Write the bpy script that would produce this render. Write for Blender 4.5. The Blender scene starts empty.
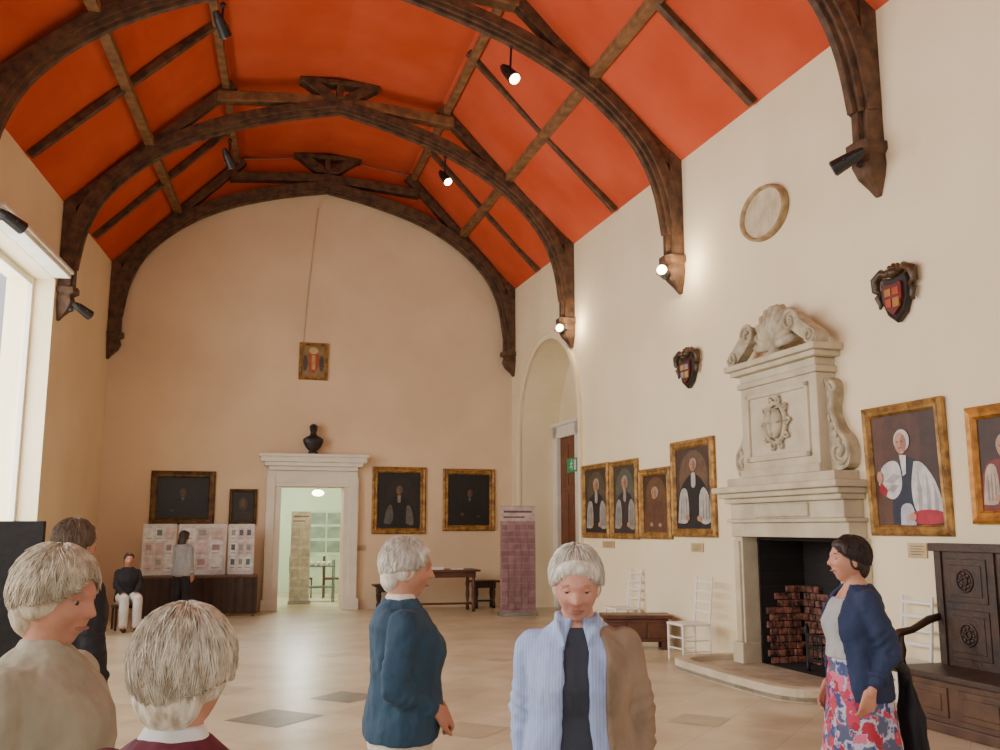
import bpy,bmesh,math,random
from mathutils import Vector,Matrix
random.seed(4)
S=bpy.context.scene; C=S.collection
V=Vector; PI=math.pi; R=math.radians
# ---------------- camera and unprojection ----------------
f=950.; HOR=528.; pit=math.atan((HOR-375)/f); th=math.atan(265/f*math.cos(pit)); CZ=1.6
hd=V((math.sin(th),math.cos(th),0)); rt=V((math.cos(th),-math.sin(th),0)); up=V((0,0,1)); CAM=V((0,0,CZ))
def ray(px,py):
    u=(px-500)/f; v=(375-py)/f
    return hd*(math.cos(pit)-v*math.sin(pit))+up*(math.sin(pit)+v*math.cos(pit))+rt*u
def hit(px,py,p,n):
    d=ray(px,py); t=(V(p)-CAM).dot(n)/d.dot(n); return CAM+d*t
def atF(px,py,F):
    d=ray(px,py); return CAM+d*(F/d.dot(hd))
def onfloor(px,py,z=0): return hit(px,py,(0,0,z),V((0,0,1)))
cd=bpy.data.cameras.new('camera'); cam=bpy.data.objects.new('camera',cd); C.objects.link(cam)
cd.lens=f/1000*36; cd.sensor_width=36; cam.location=CAM; cam.rotation_euler=(PI/2+pit,0,-th); S.camera=cam; cd.clip_end=200
# ---------------- materials ----------------
def lin(c): return tuple(((x/255)/12.92 if x/255<=.04045 else ((x/255+.055)/1.055)**2.4) for x in c)+(1,)
MC={}
def mat(n,c1,c2=None,scale=5,rough=.6,bump=0,metal=0,stretch=(1,1,1),emit=0,bs=None,bd=.02,spec=None):
    if n in MC: return MC[n]
    m=bpy.data.materials.new(n); m.use_nodes=True; nt=m.node_tree; b=nt.nodes['Principled BSDF']
    b.inputs['Roughness'].default_value=rough; b.inputs['Metallic'].default_value=metal
    if spec is not None: b.inputs['Specular IOR Level'].default_value=spec
    c2=c2 or tuple(x*.88 for x in c1)
    tc=nt.nodes.new('ShaderNodeTexCoord'); mp=nt.nodes.new('ShaderNodeMapping'); mp.inputs['Scale'].default_value=stretch
    nt.links.new(tc.outputs['Object'],mp.inputs['Vector'])
    nz=nt.nodes.new('ShaderNodeTexNoise'); nz.inputs['Scale'].default_value=scale; nz.inputs['Detail'].default_value=5
    nt.links.new(mp.outputs[0],nz.inputs['Vector'])
    cr=nt.nodes.new('ShaderNodeValToRGB'); cr.color_ramp.elements[0].position=.35; cr.color_ramp.elements[1].position=.65
    cr.color_ramp.elements[0].color=lin(c1); cr.color_ramp.elements[1].color=lin(c2)
    nt.links.new(nz.outputs['Fac'],cr.inputs['Fac']); nt.links.new(cr.outputs[0],b.inputs['Base Color'])
    if bump:
        bp=nt.nodes.new('ShaderNodeBump'); bp.inputs['Strength'].default_value=bump; bp.inputs['Distance'].default_value=bd
        n2=nz
        if bs:
            n2=nt.nodes.new('ShaderNodeTexNoise'); n2.inputs['Scale'].default_value=bs; nt.links.new(mp.outputs[0],n2.inputs['Vector'])
        nt.links.new(n2.outputs['Fac'],bp.inputs['Height']); nt.links.new(bp.outputs[0],b.inputs['Normal'])
    if emit:
        b.inputs['Emission Color'].default_value=lin(c1); b.inputs['Emission Strength'].default_value=emit
    MC[n]=m; return m
def paint(c): return mat('paint_%d_%d_%d'%c,c,tuple(int(x*.84) for x in c),9,.5)
wallm=mat('cream_plaster',(240,225,190),(232,215,178),.8,.9,.2,bs=6,spec=.2)
farm=mat('warm_plaster',(230,206,172),(219,193,160),.7,.9,.2,bs=6,spec=.2)
ceilm=mat('orange_ceiling',(204,92,62),(190,78,50),.9,1,.1,bs=5,spec=0)
oak=mat('old_oak',(104,73,47),(62,42,27),7,.65,.5,bs=26,bd=.012)
oak2=mat('brown_oak',(144,103,63),(106,74,44),6,.65,.4,bs=18,bd=.012)
darkoak=mat('carved_dark_oak',(66,43,29),(40,27,18),6,.45,.5,bs=30,bd=.008)
medoak=mat('table_oak',(104,60,36),(76,42,25),5,.4,.2,bd=.005)
stone=mat('pale_limestone',(206,194,166),(184,170,142),3,.8,.4,bs=22,bd=.008)
stone2=mat('carved_limestone',(194,182,154),(154,141,115),7,.8,.5,bs=30,bd=.01)
whitest=mat('white_painted_stone',(234,228,212),(224,216,200),3,.7,.1,bd=.005)
gold=mat('gilt_frame',(180,136,68),(116,82,38),12,.5,.5,.35,bs=40,bd=.01)
dgold=mat('dark_gilt_frame',(118,88,48),(72,52,28),12,.5,.5,.3,bs=40,bd=.01)
black=mat('black_metal',(22,20,20),(34,32,30),12,.45)
iron=mat('grate_iron',(34,32,30),(50,45,40),20,.6,.4,.4,bd=.004)
white=mat('white_paint',(236,234,228),(226,224,216),4,.5)
glow=mat('lamp_glow',(255,232,190),None,3,.5,emit=16)
skin=mat('skin',(200,144,116),(178,120,96),9,.6,.1,bs=60,bd=.003)
skinp=mat('pink_skin',(206,150,128),(186,126,108),9,.6,.1,bs=60,bd=.003)
# ---------------- mesh helpers ----------------
def BM(): return bmesh.new()
def setm(fs,i):
    for q in fs: q.material_index=i
    return fs
def box(bm,x0,x1,y0,y1,z0,z1,mi=0,M=None):
    vs=[bm.verts.new((x,y,z)) for z in (z0,z1) for y in (y0,y1) for x in (x0,x1)]
    if M is not None:
        for v in vs: v.co=M@v.co
    fs=[bm.faces.new([vs[i] for i in q]) for q in ((0,2,3,1),(4,5,7,6),(0,1,5,4),(2,6,7,3),(0,4,6,2),(1,3,7,5))]
    return setm(fs,mi)
def loft(bm,rings,cap=True,mi=0,closed=True):
    rs=[[bm.verts.new(p) for p in r] for r in rings]; fs=[]; n=len(rs[0])
    for a,b in zip(rs,rs[1:]):
        for i in range(n if closed else n-1):
            j=(i+1)%n; fs.append(bm.faces.new((a[i],a[j],b[j],b[i])))
    if cap: fs.append(bm.faces.new(rs[0][::-1])); fs.append(bm.faces.new(rs[-1]))
    return setm(fs,mi)
def ring(c,rx,ry,n=24,a0=0): return [V((c[0]+rx*math.cos(a0+2*PI*i/n),c[1]+ry*math.sin(a0+2*PI*i/n),c[2])) for i in range(n)]
def sph(bm,c,r,n=16,M=None,mi=0):
    if not hasattr(r,'__len__'): r=(r,r,r)
    m=Matrix.Translation(V(c))@Matrix.Diagonal((r[0],r[1],r[2],1))
    if M is not None: m=M@m
    q=bmesh.ops.create_uvsphere(bm,u_segments=n,v_segments=max(6,n*3//4),radius=1,matrix=m)
    fs=set(ff for v in q['verts'] for ff in v.link_faces); setm(fs,mi); return q['verts']
def basis(d):
    d=V(d).normalized(); a=V((0,0,1)) if abs(d.z)<.9 else V((1,0,0)); x=d.cross(a).normalized(); return x,d.cross(x)
def cyl(bm,p0,p1,r0,r1=None,n=12,mi=0):
    r1=r0 if r1 is None else r1; p0=V(p0);p1=V(p1); x,y=basis(p1-p0)
    return loft(bm,[[p+(x*math.cos(2*PI*i/n)+y*math.sin(2*PI*i/n))*r for i in range(n)] for p,r in ((p0,r0),(p1,r1))],mi=mi)
def cone(bm,p0,r0,p1,r1,n=12):
    cyl(bm,p0,p1,r0,r1,n); sph(bm,p0,r0,n); sph(bm,p1,r1,n)
def tube(bm,pts,r,n=8,mi=0):
    pts=[V(p) for p in pts]; rs=[]
    rr=r if hasattr(r,'__len__') else [r]*len(pts)
    x,y=basis(pts[1]-pts[0])
    for i,p in enumerate(pts):
        d=(pts[min(i+1,len(pts)-1)]-pts[max(i-1,0)]).normalized()
        x=(x-d*x.dot(d)).normalized(); y=d.cross(x)
        rs.append([p+(x*math.cos(2*PI*k/n)+y*math.sin(2*PI*k/n))*rr[i] for k in range(n)])
    return loft(bm,rs,mi=mi)
def lathe(bm,prof,c=(0,0,0),n=20,mi=0):
    c=V(c); return loft(bm,[[c+V((r*math.cos(2*PI*i/n),r*math.sin(2*PI*i/n),z)) for i in range(n)] for r,z in prof],mi=mi)
def prism(bm,pts,y0,y1,mi=0):
    return loft(bm,[[V((x,y0,z)) for x,z in pts],[V((x,y1,z)) for x,z in pts]],mi=mi)
def beam(bm,p0,p1,w,d):
    p0=V(p0);p1=V(p1);dr=(p1-p0).normalized(); a=V((0,0,1)) if abs(dr.z)<.95 else V((0,1,0)); s=dr.cross(a).normalized(); u=s.cross(dr)
    loft(bm,[[p+s*(w/2)*i+u*(d/2)*j for i,j in ((-1,-1),(1,-1),(1,1),(-1,1))] for p in (p0,p1)])
def obj(name,bm,m,parent=None,smooth=False,bevel=0,vox=0,disp=None,sm=0,loc=None):
    bmesh.ops.recalc_face_normals(bm,faces=bm.faces)
    me=bpy.data.meshes.new(name); bm.to_mesh(me); bm.free()
    for k in (m if isinstance(m,(list,tuple)) else [m]): me.materials.append(k)
    if smooth or vox:
        for p in me.polygons: p.use_smooth=True
    o=bpy.data.objects.new(name,me); C.objects.link(o)
    if parent is not None: o.parent=parent
    if loc is not None: o.location=loc
    if vox:
        q=o.modifiers.new('remesh','REMESH'); q.mode='VOXEL'; q.voxel_size=vox; q.use_smooth_shade=True
    if sm:
        q=o.modifiers.new('smooth','SMOOTH'); q.factor=.5; q.iterations=sm
    if disp:
        t=bpy.data.textures.new('folds','CLOUDS'); t.noise_scale=disp[1]; q=o.modifiers.new('folds','DISPLACE'); q.texture=t; q.strength=disp[0]; q.mid_level=.5
    if bevel:
        q=o.modifiers.new('bevel','BEVEL'); q.width=bevel; q.segments=2; q.limit_method='ANGLE'
    return o
def tag(o,label,cat,group=None,kind=None):
    if label: o['label']=label
    if cat: o['category']=cat
    if group: o['group']=group
    if kind: o['kind']=kind
    return o
def thing(name,label,cat,loc=(0,0,0),rz=0,group=None,sc=1):
    o=bpy.data.objects.new(name,None); C.objects.link(o); o.location=loc; o.rotation_euler=(0,0,rz); o.scale=(sc,)*3; o.empty_display_size=.1
    return tag(o,label,cat,group)
def struct(o): o['kind']='structure'; return o
def cut(o,cutters):
    for c in cutters:
        q=o.modifiers.new('b','BOOLEAN'); q.operation='DIFFERENCE'; q.object=c; q.solver='EXACT'
    bpy.context.view_layer.update()
    me=bpy.data.meshes.new_from_object(o.evaluated_get(bpy.context.evaluated_depsgraph_get()))
    o.modifiers.clear(); o.data=me
    for c in cutters: bpy.data.objects.remove(c,do_unlink=True)
# ---------------- room geometry ----------------
D=onfloor(310,610).y
YN=V((0,1,0))
PR=hit(512,HOR,(0,D,0),YN); PL=hit(97,HOR,(0,D,0),YN)
EZ=hit(512,292,(0,D,0),YN).z
qR=hit(838,40,(0,0,EZ),up); qL=hit(12,137,(0,0,EZ),up)
def XR(Y): return PR.x+(qR.x-PR.x)*(Y-D)/(qR.y-D)
def XL(Y): return PL.x+(qL.x-PL.x)*(Y-D)/(qL.y-D)
def cx(Y): return (XR(Y)+XL(Y))/2
def hw(Y): return (XR(Y)-XL(Y))/2
HW=hw(D); KZ=9.2; PZ=9.42; KX=1.75
YB=-3.0
class W: pass
def mk(p,q):
    w=W(); w.p=V((p[0],p[1],0)); w.d=(V((q[0],q[1],0))-w.p).normalized(); w.rz=math.atan2(w.d.y,w.d.x); w.n=V((w.d.y,-w.d.x,0)); return w
WF=mk((PL.x,D),(PR.x,D)); WR=mk((PR.x,D),(XR(YB),YB)); WL=mk((XL(YB),YB),(PL.x,D))
def wh(w,px,py,off=0): return hit(px,py,w.p+w.n*off,w.n)
def wrect(w,x0,y0,x1,y1,off=0):
    ym=(y0+y1)/2; a=wh(w,x0,ym,off); b=wh(w,x1,ym,off); xm=(x0+x1)/2
    t=wh(w,xm,y0,off); m=wh(w,xm,y1,off); c=(a+b)/2; c.z=(t.z+m.z)/2
    return c,(b-a).length,t.z-m.z
# floor
bm=BM()
fl=[bm.verts.new(p) for p in ((XL(YB)-1,YB,0),(XR(YB)+1.5,YB,0),(XR(D)+1.5,D+.3,0),(XL(D)-1,D+.3,0))]; bm.faces.new(fl)
for px,py,r in ((275,718,.42),(345,697,.34),(225,690,.3),(470,730,.34),(405,672,.25),(150,672,.25),(330,655,.2),(500,660,.2),(700,720,.3)):
    c=onfloor(px,py); setm([bm.faces.new([bm.verts.new((c.x+r*math.cos(a),c.y+r*math.sin(a),.002)) for a in (0,PI/2,PI,PI*1.5)])],1 if r>.31 and px<400 else 2)
fm=bpy.data.materials.new('limestone_floor'); fm.use_nodes=True; nt=fm.node_tree; b=nt.nodes['Principled BSDF']; b.inputs['Roughness'].default_value=.3
tc=nt.nodes.new('ShaderNodeTexCoord'); mp=nt.nodes.new('ShaderNodeMapping'); mp.inputs['Rotation'].default_value=(0,0,PI/4); nt.links.new(tc.outputs['Object'],mp.inputs['Vector'])
br=nt.nodes.new('ShaderNodeTexBrick'); br.offset=0; br.inputs['Scale'].default_value=1; br.inputs['Brick Width'].default_value=.62; br.inputs['Row Height'].default_value=.62; br.inputs['Mortar Size'].default_value=.005
br.inputs['Color1'].default_value=lin((216,203,174)); br.inputs['Color2'].default_value=lin((202,188,158)); br.inputs['Mortar'].default_value=lin((186,170,140))
nz=nt.nodes.new('ShaderNodeTexNoise'); nz.inputs['Scale'].default_value=1.6; nz.inputs['Detail'].default_value=7; nt.links.new(tc.outputs['Object'],nz.inputs['Vector'])
mx=nt.nodes.new('ShaderNodeMix'); mx.data_type='RGBA'; mx.blend_type='MULTIPLY'; mx.inputs[0].default_value=.6
cr=nt.nodes.new('ShaderNodeValToRGB'); cr.color_ramp.elements[0].position=.35; cr.color_ramp.elements[1].position=.65; cr.color_ramp.elements[0].color=(.62,.56,.46,1); cr.color_ramp.elements[1].color=(1,1,1,1)
nt.links.new(mp.outputs[0],br.inputs['Vector']); nt.links.new(nz.outputs[0],cr.inputs[0]); nt.links.new(br.outputs[0],mx.inputs[6]); nt.links.new(cr.outputs[0],mx.inputs[7]); nt.links.new(mx.outputs[2],b.inputs['Base Color'])
struct(obj('floor',bm,[fm,mat('dark_floor_tile',(114,110,99),(130,124,109),6,.35),mat('worn_floor_tile',(182,169,141),(172,158,130),6,.35)]))
# ceiling
bm=BM()
def sec(Y,o=0):
    k=hw(Y)/HW; c=cx(Y)
    return [V((c-(HW+o*.5)*k,Y,EZ+o*.2)),V((c-KX*k,Y,KZ+o)),V((c,Y,PZ+o)),V((c+KX*k,Y,KZ+o)),V((c+(HW+o*.5)*k,Y,EZ+o*.2))]
loft(bm,[[*sec(Y),*sec(Y,.15)[::-1]] for Y in (YB,8,D)]); struct(obj('ceiling',bm,ceilm))
# far wall
bm=BM(); k=HW+.1; c0=cx(D)
prism(bm,[(c0-k-1,-.0),(c0+k+1.3,0),(c0+k+1.3,EZ),(c0+KX+.2,KZ+.15),(c0,PZ+.15),(c0-KX-.2,KZ+.15),(c0-k-1,EZ)],D,D+.45)
fw=struct(obj('wall_far',bm,farm))
dc,dw,dh=wrect(WF,279,487,342,610)
bm=BM(); box(bm,dc.x-dw/2,dc.x+dw/2,D-.5,D+1,-.5,dc.z+dh/2); cut(fw,[obj('c',bm,farm)])
DZ=dc.z+dh/2
def wm(w): return Matrix.Translation(w.p)@Matrix.Rotation(w.rz,4,'Z')
MR=wm(WR); ML=wm(WL)
def sR(p): return (V((p.x,p.y,0))-WR.p).dot(WR.d)
def sL(p): return (V((p.x,p.y,0))-WL.p).dot(WL.d)
LR=(V((XR(YB),YB,0))-WR.p).length
LLn=(V((PL.x,D,0))-WL.p).length
bm=BM(); box(bm,0,LR,0,1.3,0,EZ+.1); rw=struct(obj('wall_right',bm,wallm)); rw.matrix_world=MR
a0=sR(wh(WR,521,480)); a1=sR(wh(WR,580,480)); ac=(a0+a1)/2; ar=(a1-a0)/2; asz=wh(WR,550,338).z-ar
def archpts(r,z0,n=24,c=ac): return [(c-r,z0),(c+r,z0)]+[(c+r*math.cos(PI*i/n),asz+r*math.sin(PI*i/n)) for i in range(n+1)]
RD=.85
bm=BM(); prism(bm,archpts(ar,-.2),-.3,RD); c1=obj('c',bm,wallm); c1.matrix_world=MR
fs=sR(hit(786,600,WR.p+WR.n*.35,WR.n))-.17
OH=.9
bm=BM(); box(bm,fs-OH,fs+OH,-.3,.65,-.2,1.5); c2=obj('c',bm,wallm); c2.matrix_world=MR
cut(rw,[c1,c2])
bm=BM()
for r0,r1,y in ((.0,.1,-.03),(.1,.16,-.06)):
    ins=archpts(ar+r0,0)[1:]; ins=[(ac+ar+r0,0)]+ins[1:]+[(ac-ar-r0,0)]; ous=[(ac+ar+r1,0)]+archpts(ar+r1,0)[2:]+[(ac-ar-r1,0)]
    L=[]
    for (a,b_) ,(c,d) in zip(ins,ous): L.append([V((a,y,b_)),V((c,y,d)),V((c,0.02,d)),V((a,0.02,b_))])
    loft(bm,L)
t=struct(obj('trim_1',bm,wallm)); t.matrix_world=MR
# left wall
bm=BM(); box(bm,0,LLn,0,.7,0,EZ+.1); lw=struct(obj('wall_left',bm,wallm)); lw.matrix_world=ML
TY=[wh(WR,px,py).y for px,py in ((880,195),(682,297),(573,345))]+[D-.17]
CBZ=4.92; WT=5.42
wf=sL(wh(WL,46,400)); bays=[(wf-3.1,wf),(wf-7.2,wf-4.2),(wf-11.3,wf-8.3),(wf-15.4,wf-12.4)]
cs=[]
for a,b_ in bays:
    bm=BM(); box(bm,a,b_,-.4,1.2,1.35,WT); c=obj('c',bm,wallm); c.matrix_world=ML; cs.append(c)
cut(lw,cs)
glass=bpy.data.materials.new('window_glass'); glass.use_nodes=True; nt=glass.node_tree; nt.nodes.clear()
o_=nt.nodes.new('ShaderNodeOutputMaterial'); tr=nt.nodes.new('ShaderNodeBsdfTransparent'); gl=nt.nodes.new('ShaderNodeBsdfGlossy'); gl.inputs['Roughness'].default_value=.05; mxs=nt.nodes.new('ShaderNodeMixShader'); mxs.inputs[0].default_value=.06
nt.links.new(tr.outputs[0],mxs.inputs[1]); nt.links.new(gl.outputs[0],mxs.inputs[2]); nt.links.new(mxs.outputs[0],o_.inputs[0])
for i,(a,b_) in enumerate(bays):
    t=bpy.data.objects.new('window_%d'%(i+1),None); C.objects.link(t); struct(t); t.matrix_world=ML
    bm=BM()
    for x in (a+.04,b_-.04): box(bm,x-.04,x+.04,.3,.37,1.35,WT)
    for z in (1.4,WT-.06): box(bm,a,b_,.31,.36,z-.05,z+.05)
    obj('window_frame',bm,whitest,t)
    bm=BM(); box(bm,a,b_,.34,.35,1.35,WT); obj('pane',bm,glass,t)
    bm=BM(); box(bm,a-.1,b_+.1,-.1,.3,1.27,1.35); obj('window_sill',bm,whitest,t,bevel=.01)
    bm=BM(); box(bm,a-.3,b_-.1,-.26,0,WT,WT+.06); box(bm,a-.3,b_-.1,-.30,0,WT+.06,WT+.12); t=struct(obj('trim_%d'%(i+2),bm,whitest,bevel=.015)); t.matrix_world=ML
# ---------------- trusses ----------------
def cat(pts,n=6):
    out=[]; P=[pts[0]]+pts+[pts[-1]]
    for i in range(1,len(P)-2):
        for k in range(n):
            t=k/n; a,b,c,d=[V(q) for q in P[i-1:i+3]]
            out.append(.5*((2*b)+(c-a)*t+(2*a-5*b+4*c-d)*t*t+(3*b-a-3*c+d)*t**3))
    out.append(V(pts[-1])); return out
intA=cat([(0,8.76),(.93,8.52),(1.95,8.14),(2.8,7.62),(3.42,6.98),(3.72,6.35),(3.84,5.65)])
intB=cat([(0,8.54),(.93,8.35),(1.95,8.03),(2.8,7.56),(3.42,6.97),(3.72,6.35),(3.84,5.65)])
def offs(intr,w_):
    out=[]
    for i,p in enumerate(intr):
        d=(intr[min(i+1,len(intr)-1)]-intr[max(i-1,0)]).normalized(); n=V((-d.y,d.x)) if i else V((.0,1))
        q=p+n*w_; q=V((min(q.x,HW-.03),q.y)); out.append(q)
    return out
tl=['nearest arched oak truss, only its right post in view above the large shield',
    'second nearest arched oak truss, its right post above the small carved shield',
    'third arched oak truss from the viewer, full span in view',
    'farthest arched oak roof truss, set flat against the far gable wall']
for ti,Y in enumerate(TY):
    k=hw(Y)/HW; c=cx(Y); t=.13
    intr=intB if ti==3 else intA
    T=thing('roof_truss',tl[ti],'roof truss',(c,Y,0),0,'arched oak roof trusses')
    def X(x): return x*k
    for sg in (-1,1):
        bm=BM()
        for w0,w1,tt_ in ((0,.06,t*.35),(.05,.12,t*.7),(.11,.25,t)):
            L=[]
            for p,q in zip(offs(intr,w0),offs(intr,w1)): L.append([V((X(p.x)*sg,-tt_,p.y)),V((X(q.x)*sg,-tt_,q.y)),V((X(q.x)*sg,tt_,q.y)),V((X(p.x)*sg,tt_,p.y))])
            loft(bm,L)
        obj('arch_brace',bm,oak,T,bevel=.008)
        bm=BM(); a=V((X(HW-.02)*sg,0,EZ-.1)); b_=V((X(KX-.05)*sg,0,KZ-.12)); beam(bm,a,b_,.18,.17); obj('principal_rafter',bm,oak,T,bevel=.015)
        bm=BM(); x0,x1=sorted((X(HW)*sg,X(HW)*sg-.18*sg)); box(bm,x0,x1,-t+.015,t-.015,CBZ+.35,EZ+.1); x0,x1=sorted((X(HW)*sg,X(HW)*sg-.24*sg)); box(bm,x0,x1,-.05,.05,CBZ+.35,5.8); obj('wall_post',bm,oak,T)
        bm=BM(); xw=X(HW)*sg
        prf=[(.29,CBZ+.42,.16),(.29,CBZ+.34,.16),(.22,CBZ+.3,.12),(.25,CBZ+.2,.13),(.2,CBZ+.08,.10),(.1,CBZ-.02,.06),(.04,CBZ-.1,.03)]
        loft(bm,[[V((xw,-w_,z)),V((xw-sg*d*.8,-w_,z)),V((xw-sg*d,-w_*.6,z)),V((xw-sg*d,w_*.6,z)),V((xw-sg*d*.8,w_,z)),V((xw,w_,z))] for d,z,w_ in prf]); obj('pendant',bm,oak,T)
    bm=BM(); x1=X(1.95); e=.12 if ti<3 else 0; loft(bm,[[V((x,-.11,z0)),V((x,.11,z0)),V((x,.11,z1)),V((x,-.11,z1))] for x,z0,z1 in ((-x1,8.62+e,8.8+e),(-.9,8.72+e,8.9+e),(0,8.76+e,8.94+e),(.9,8.72+e,8.9+e),(x1,8.62+e,8.8+e))]); obj('collar',bm,oak2 if ti<3 else oak,T,bevel=.015)
    bm=BM()
    for sg in (-1,1):
        loft(bm,[[V((x,-.14,z)),V((x,.14,z)),V((x2,.14,z2)),V((x2,-.14,z2))] for x,z,x2,z2 in ((.02*sg,8.96,.24*sg,8.96),(.08*sg,9.08,.36*sg,9.06),(.3*sg,9.24,.58*sg,9.22),(.52*sg,9.32,.7*sg,9.3))])
    box(bm,-.7,.7,-.13,.13,9.27,9.36); box(bm,-.06,.06,-.1,.1,8.9,9.3)
    obj('crown_plate',bm,oak,T,bevel=.01)
    if ti==3:
        bm=BM(); loft(bm,[[V((x,.1,z0)),V((x,.1,z1)),V((x,.16,z1)),V((x,.16,z0))] for x,z0,z1 in ((-3.0,7.65,7.8),(-1.78,8.33,9.14),(0,8.75,9.38),(1.78,8.33,9.14),(3.0,7.65,7.8))]); obj('spandrel_panel',bm,ceilm,T)
def slope(Y,sg,tt,dz=0):
    k=hw(Y)/HW; return V((cx(Y)+sg*k*(HW+(KX-HW)*tt),Y,EZ+(KZ-EZ)*tt+dz))
for sg,sn in ((-1,'left'),(1,'right')):
    for tt,nm,w_,m in ((.5,'purlin half way up the %s ceiling slope',.15,oak2),(.97,'purlin where the %s slope meets the flat ceiling',.12,oak2)):
        bm=BM(); beam(bm,slope(YB,sg,tt,-.1),slope(D-.3,sg,tt,-.1),w_,.12); tag(obj('purlin',bm,m,bevel=.01),'long brown oak '+nm%sn,'beam','ceiling purlins')
    ys=[TY[0]-1.9]+[(TY[i]+TY[i+1])/2 for i in range(3)]
    wn=['in front of the nearest truss','between the nearest and second trusses','between the second and third trusses','between the third truss and the far wall']
    for Y,n_ in zip(ys,wn):
        bm=BM(); beam(bm,slope(Y,sg,.02,-.06),slope(Y,sg,1,-.06),.11,.11); tag(obj('common_rafter',bm,oak,bevel=.01),'thin dark rafter on the %s ceiling slope %s'%(sn,n_),'beam','thin ceiling rafters')
# ---------------- lights ----------------
def area(loc,rot,sx,sy,e,col=(1,1,1)):
    l=bpy.data.lights.new('area_light','AREA'); l.shape='RECTANGLE'; l.size=sx; l.size_y=sy; l.energy=e; l.color=col
    o=bpy.data.objects.new('area_light',l); C.objects.link(o); o.location=loc; o.rotation_euler=rot; return o
for i,(a,b_) in enumerate(bays):
    p=ML@V(((a+b_)/2+.1,.74,3.4)); area(p,(-PI/2,0,WL.rz),3.6,4.4,[400,430,400,330][i],(.98,.99,1))
def point(loc,e,col=(1,.82,.6),r=.05):
    l=bpy.data.lights.new('lamp_light','POINT'); l.energy=e; l.color=col; l.shadow_soft_size=r
    o=bpy.data.objects.new('lamp_light',l); C.objects.link(o); o.location=loc
w=bpy.data.worlds.new('world'); S.world=w; w.use_nodes=True; w.node_tree.nodes['Background'].inputs[0].default_value=(1,.98,.95,1); w.node_tree.nodes['Background'].inputs[1].default_value=1.15
def spot(label,p,dirv,stem,lit=False,k=1.25):
    T=thing('spotlight',label,'spotlight',p,0,'black spotlights on the roof timbers')
    d=V(dirv).normalized(); bm=BM(); cyl(bm,-d*.1*k,d*.1*k,.05*k,.065*k,16); cyl(bm,-d*.16*k,-d*.1*k,.03*k,.045*k,12); lb=obj('lamp_body',bm,black,T,bevel=.004)
    bm=BM(); cyl(bm,d*.098*k,d*.108*k,.055*k,.055*k,16); obj('lens',bm,glow if lit else mat('dull_lens',(90,90,92),None,4,.2),lb)
    bm=BM(); m=V(stem); tube(bm,[(0,0,0),m*.5+V((0,0,.02)),m],.016); sph(bm,m,.04,10); x,y=basis(d); cyl(bm,x*.1,-x*.1,.014); obj('bracket',bm,black,T)
spot('lit spotlight hanging below the second nearest truss, near the picture top',hit(510,74,(0,TY[1],0),YN),(.3,-.6,-.75),(0.02,0,.42),True,1.4)
spot('lit spotlight hanging below the third truss, right of its crown',hit(445,178,(0,TY[2],0),YN),(.3,-.6,-.75),(0.0,0,.4),True,1.3)
spot('dark spotlight high on the second truss, top left of the picture',hit(222,27,(0,TY[1],0),YN),(.3,.4,-.5),(0,0,.3))
spot('dark spotlight on the left side of the third truss below its collar',hit(229,160,(0,TY[2],0),YN),(.3,.4,-.5),(0,0,.34))
def cspot(label,px,py,Y,sg,lit,e=0):
    p=hit(px,py,(0,Y-.1,0),YN); spot(label,p,(-.55*sg,.5,-.35) if not lit else (-.6*sg,-.75,.1),(.2*sg,.05,.02),lit)
    if lit: point(p+V((.0*sg,-.3,.05)),e,r=.06)
cspot('dark spotlight with bracket on the pendant of the nearest right truss post',845,162,TY[0],1,False)
cspot('glowing wall lamp on the right post of the second nearest truss',664,273,TY[1],1,True,26)
cspot('glowing wall lamp on the right post of the third truss by the arched recess',562,330,TY[2],1,True,20)
cspot('dark spotlight on the left pendant of the third truss',84,311,TY[2],-1,False)
p=hit(14,222,(0,TY[1]-.2,0),YN); spot('dark spotlight at the left picture edge above the bright window',p,(.5,.4,-.3),(-.25,0.1,.04))
# ---------------- pictures ----------------
def frame(bm,w,h,fw,dp=.06):
    L=[]
    for o,y in ((0,0),(0,-dp*.6),(fw*.25,-dp),(fw*.55,-dp*.75),(fw*.8,-dp*.85),(fw,-dp*.35),(fw,0)):
        a,b_=w/2-o,h/2-o; L.append([V((-a,y,-b_)),V((a,y,-b_)),V((a,y,b_)),V((-a,y,b_))])
    loft(bm,L,cap=False)
def canvas(w,h,shapes,parent,nm='canvas',y=-.012,bg=None):
    bm=BM(); ms=[paint(bg)]
    def poly(pts,yy,mi):
        pts=[(min(max(x,0),1),min(max(z,0),1)) for x,z in pts]
        try: setm([bm.faces.new([bm.verts.new(((x-.5)*w,yy,(z-.5)*h)) for x,z in pts])],mi)
        except ValueError: pass
    poly([(0,0),(1,0),(1,1),(0,1)],y,0)
    for k,s in enumerate(shapes):
        m=paint(s[-1])
        if m not in ms: ms.append(m)
        mi=ms.index(m); yy=y-.0006*(k+1)
        if s[0]=='e': poly([(s[1]+s[3]*math.cos(2*PI*i/24),s[2]+s[4]*math.sin(2*PI*i/24)) for i in range(24)],yy,mi)
        elif s[0]=='r': poly([(s[1],s[2]),(s[3],s[2]),(s[3],s[4]),(s[1],s[4])],yy,mi)
        else: poly([tuple(q) for q in (cat(s[1]+[s[1][0]],3)[:-1] if len(s[1])>4 else s[1])],yy,mi)
    return obj(nm,bm,ms,parent)
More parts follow.
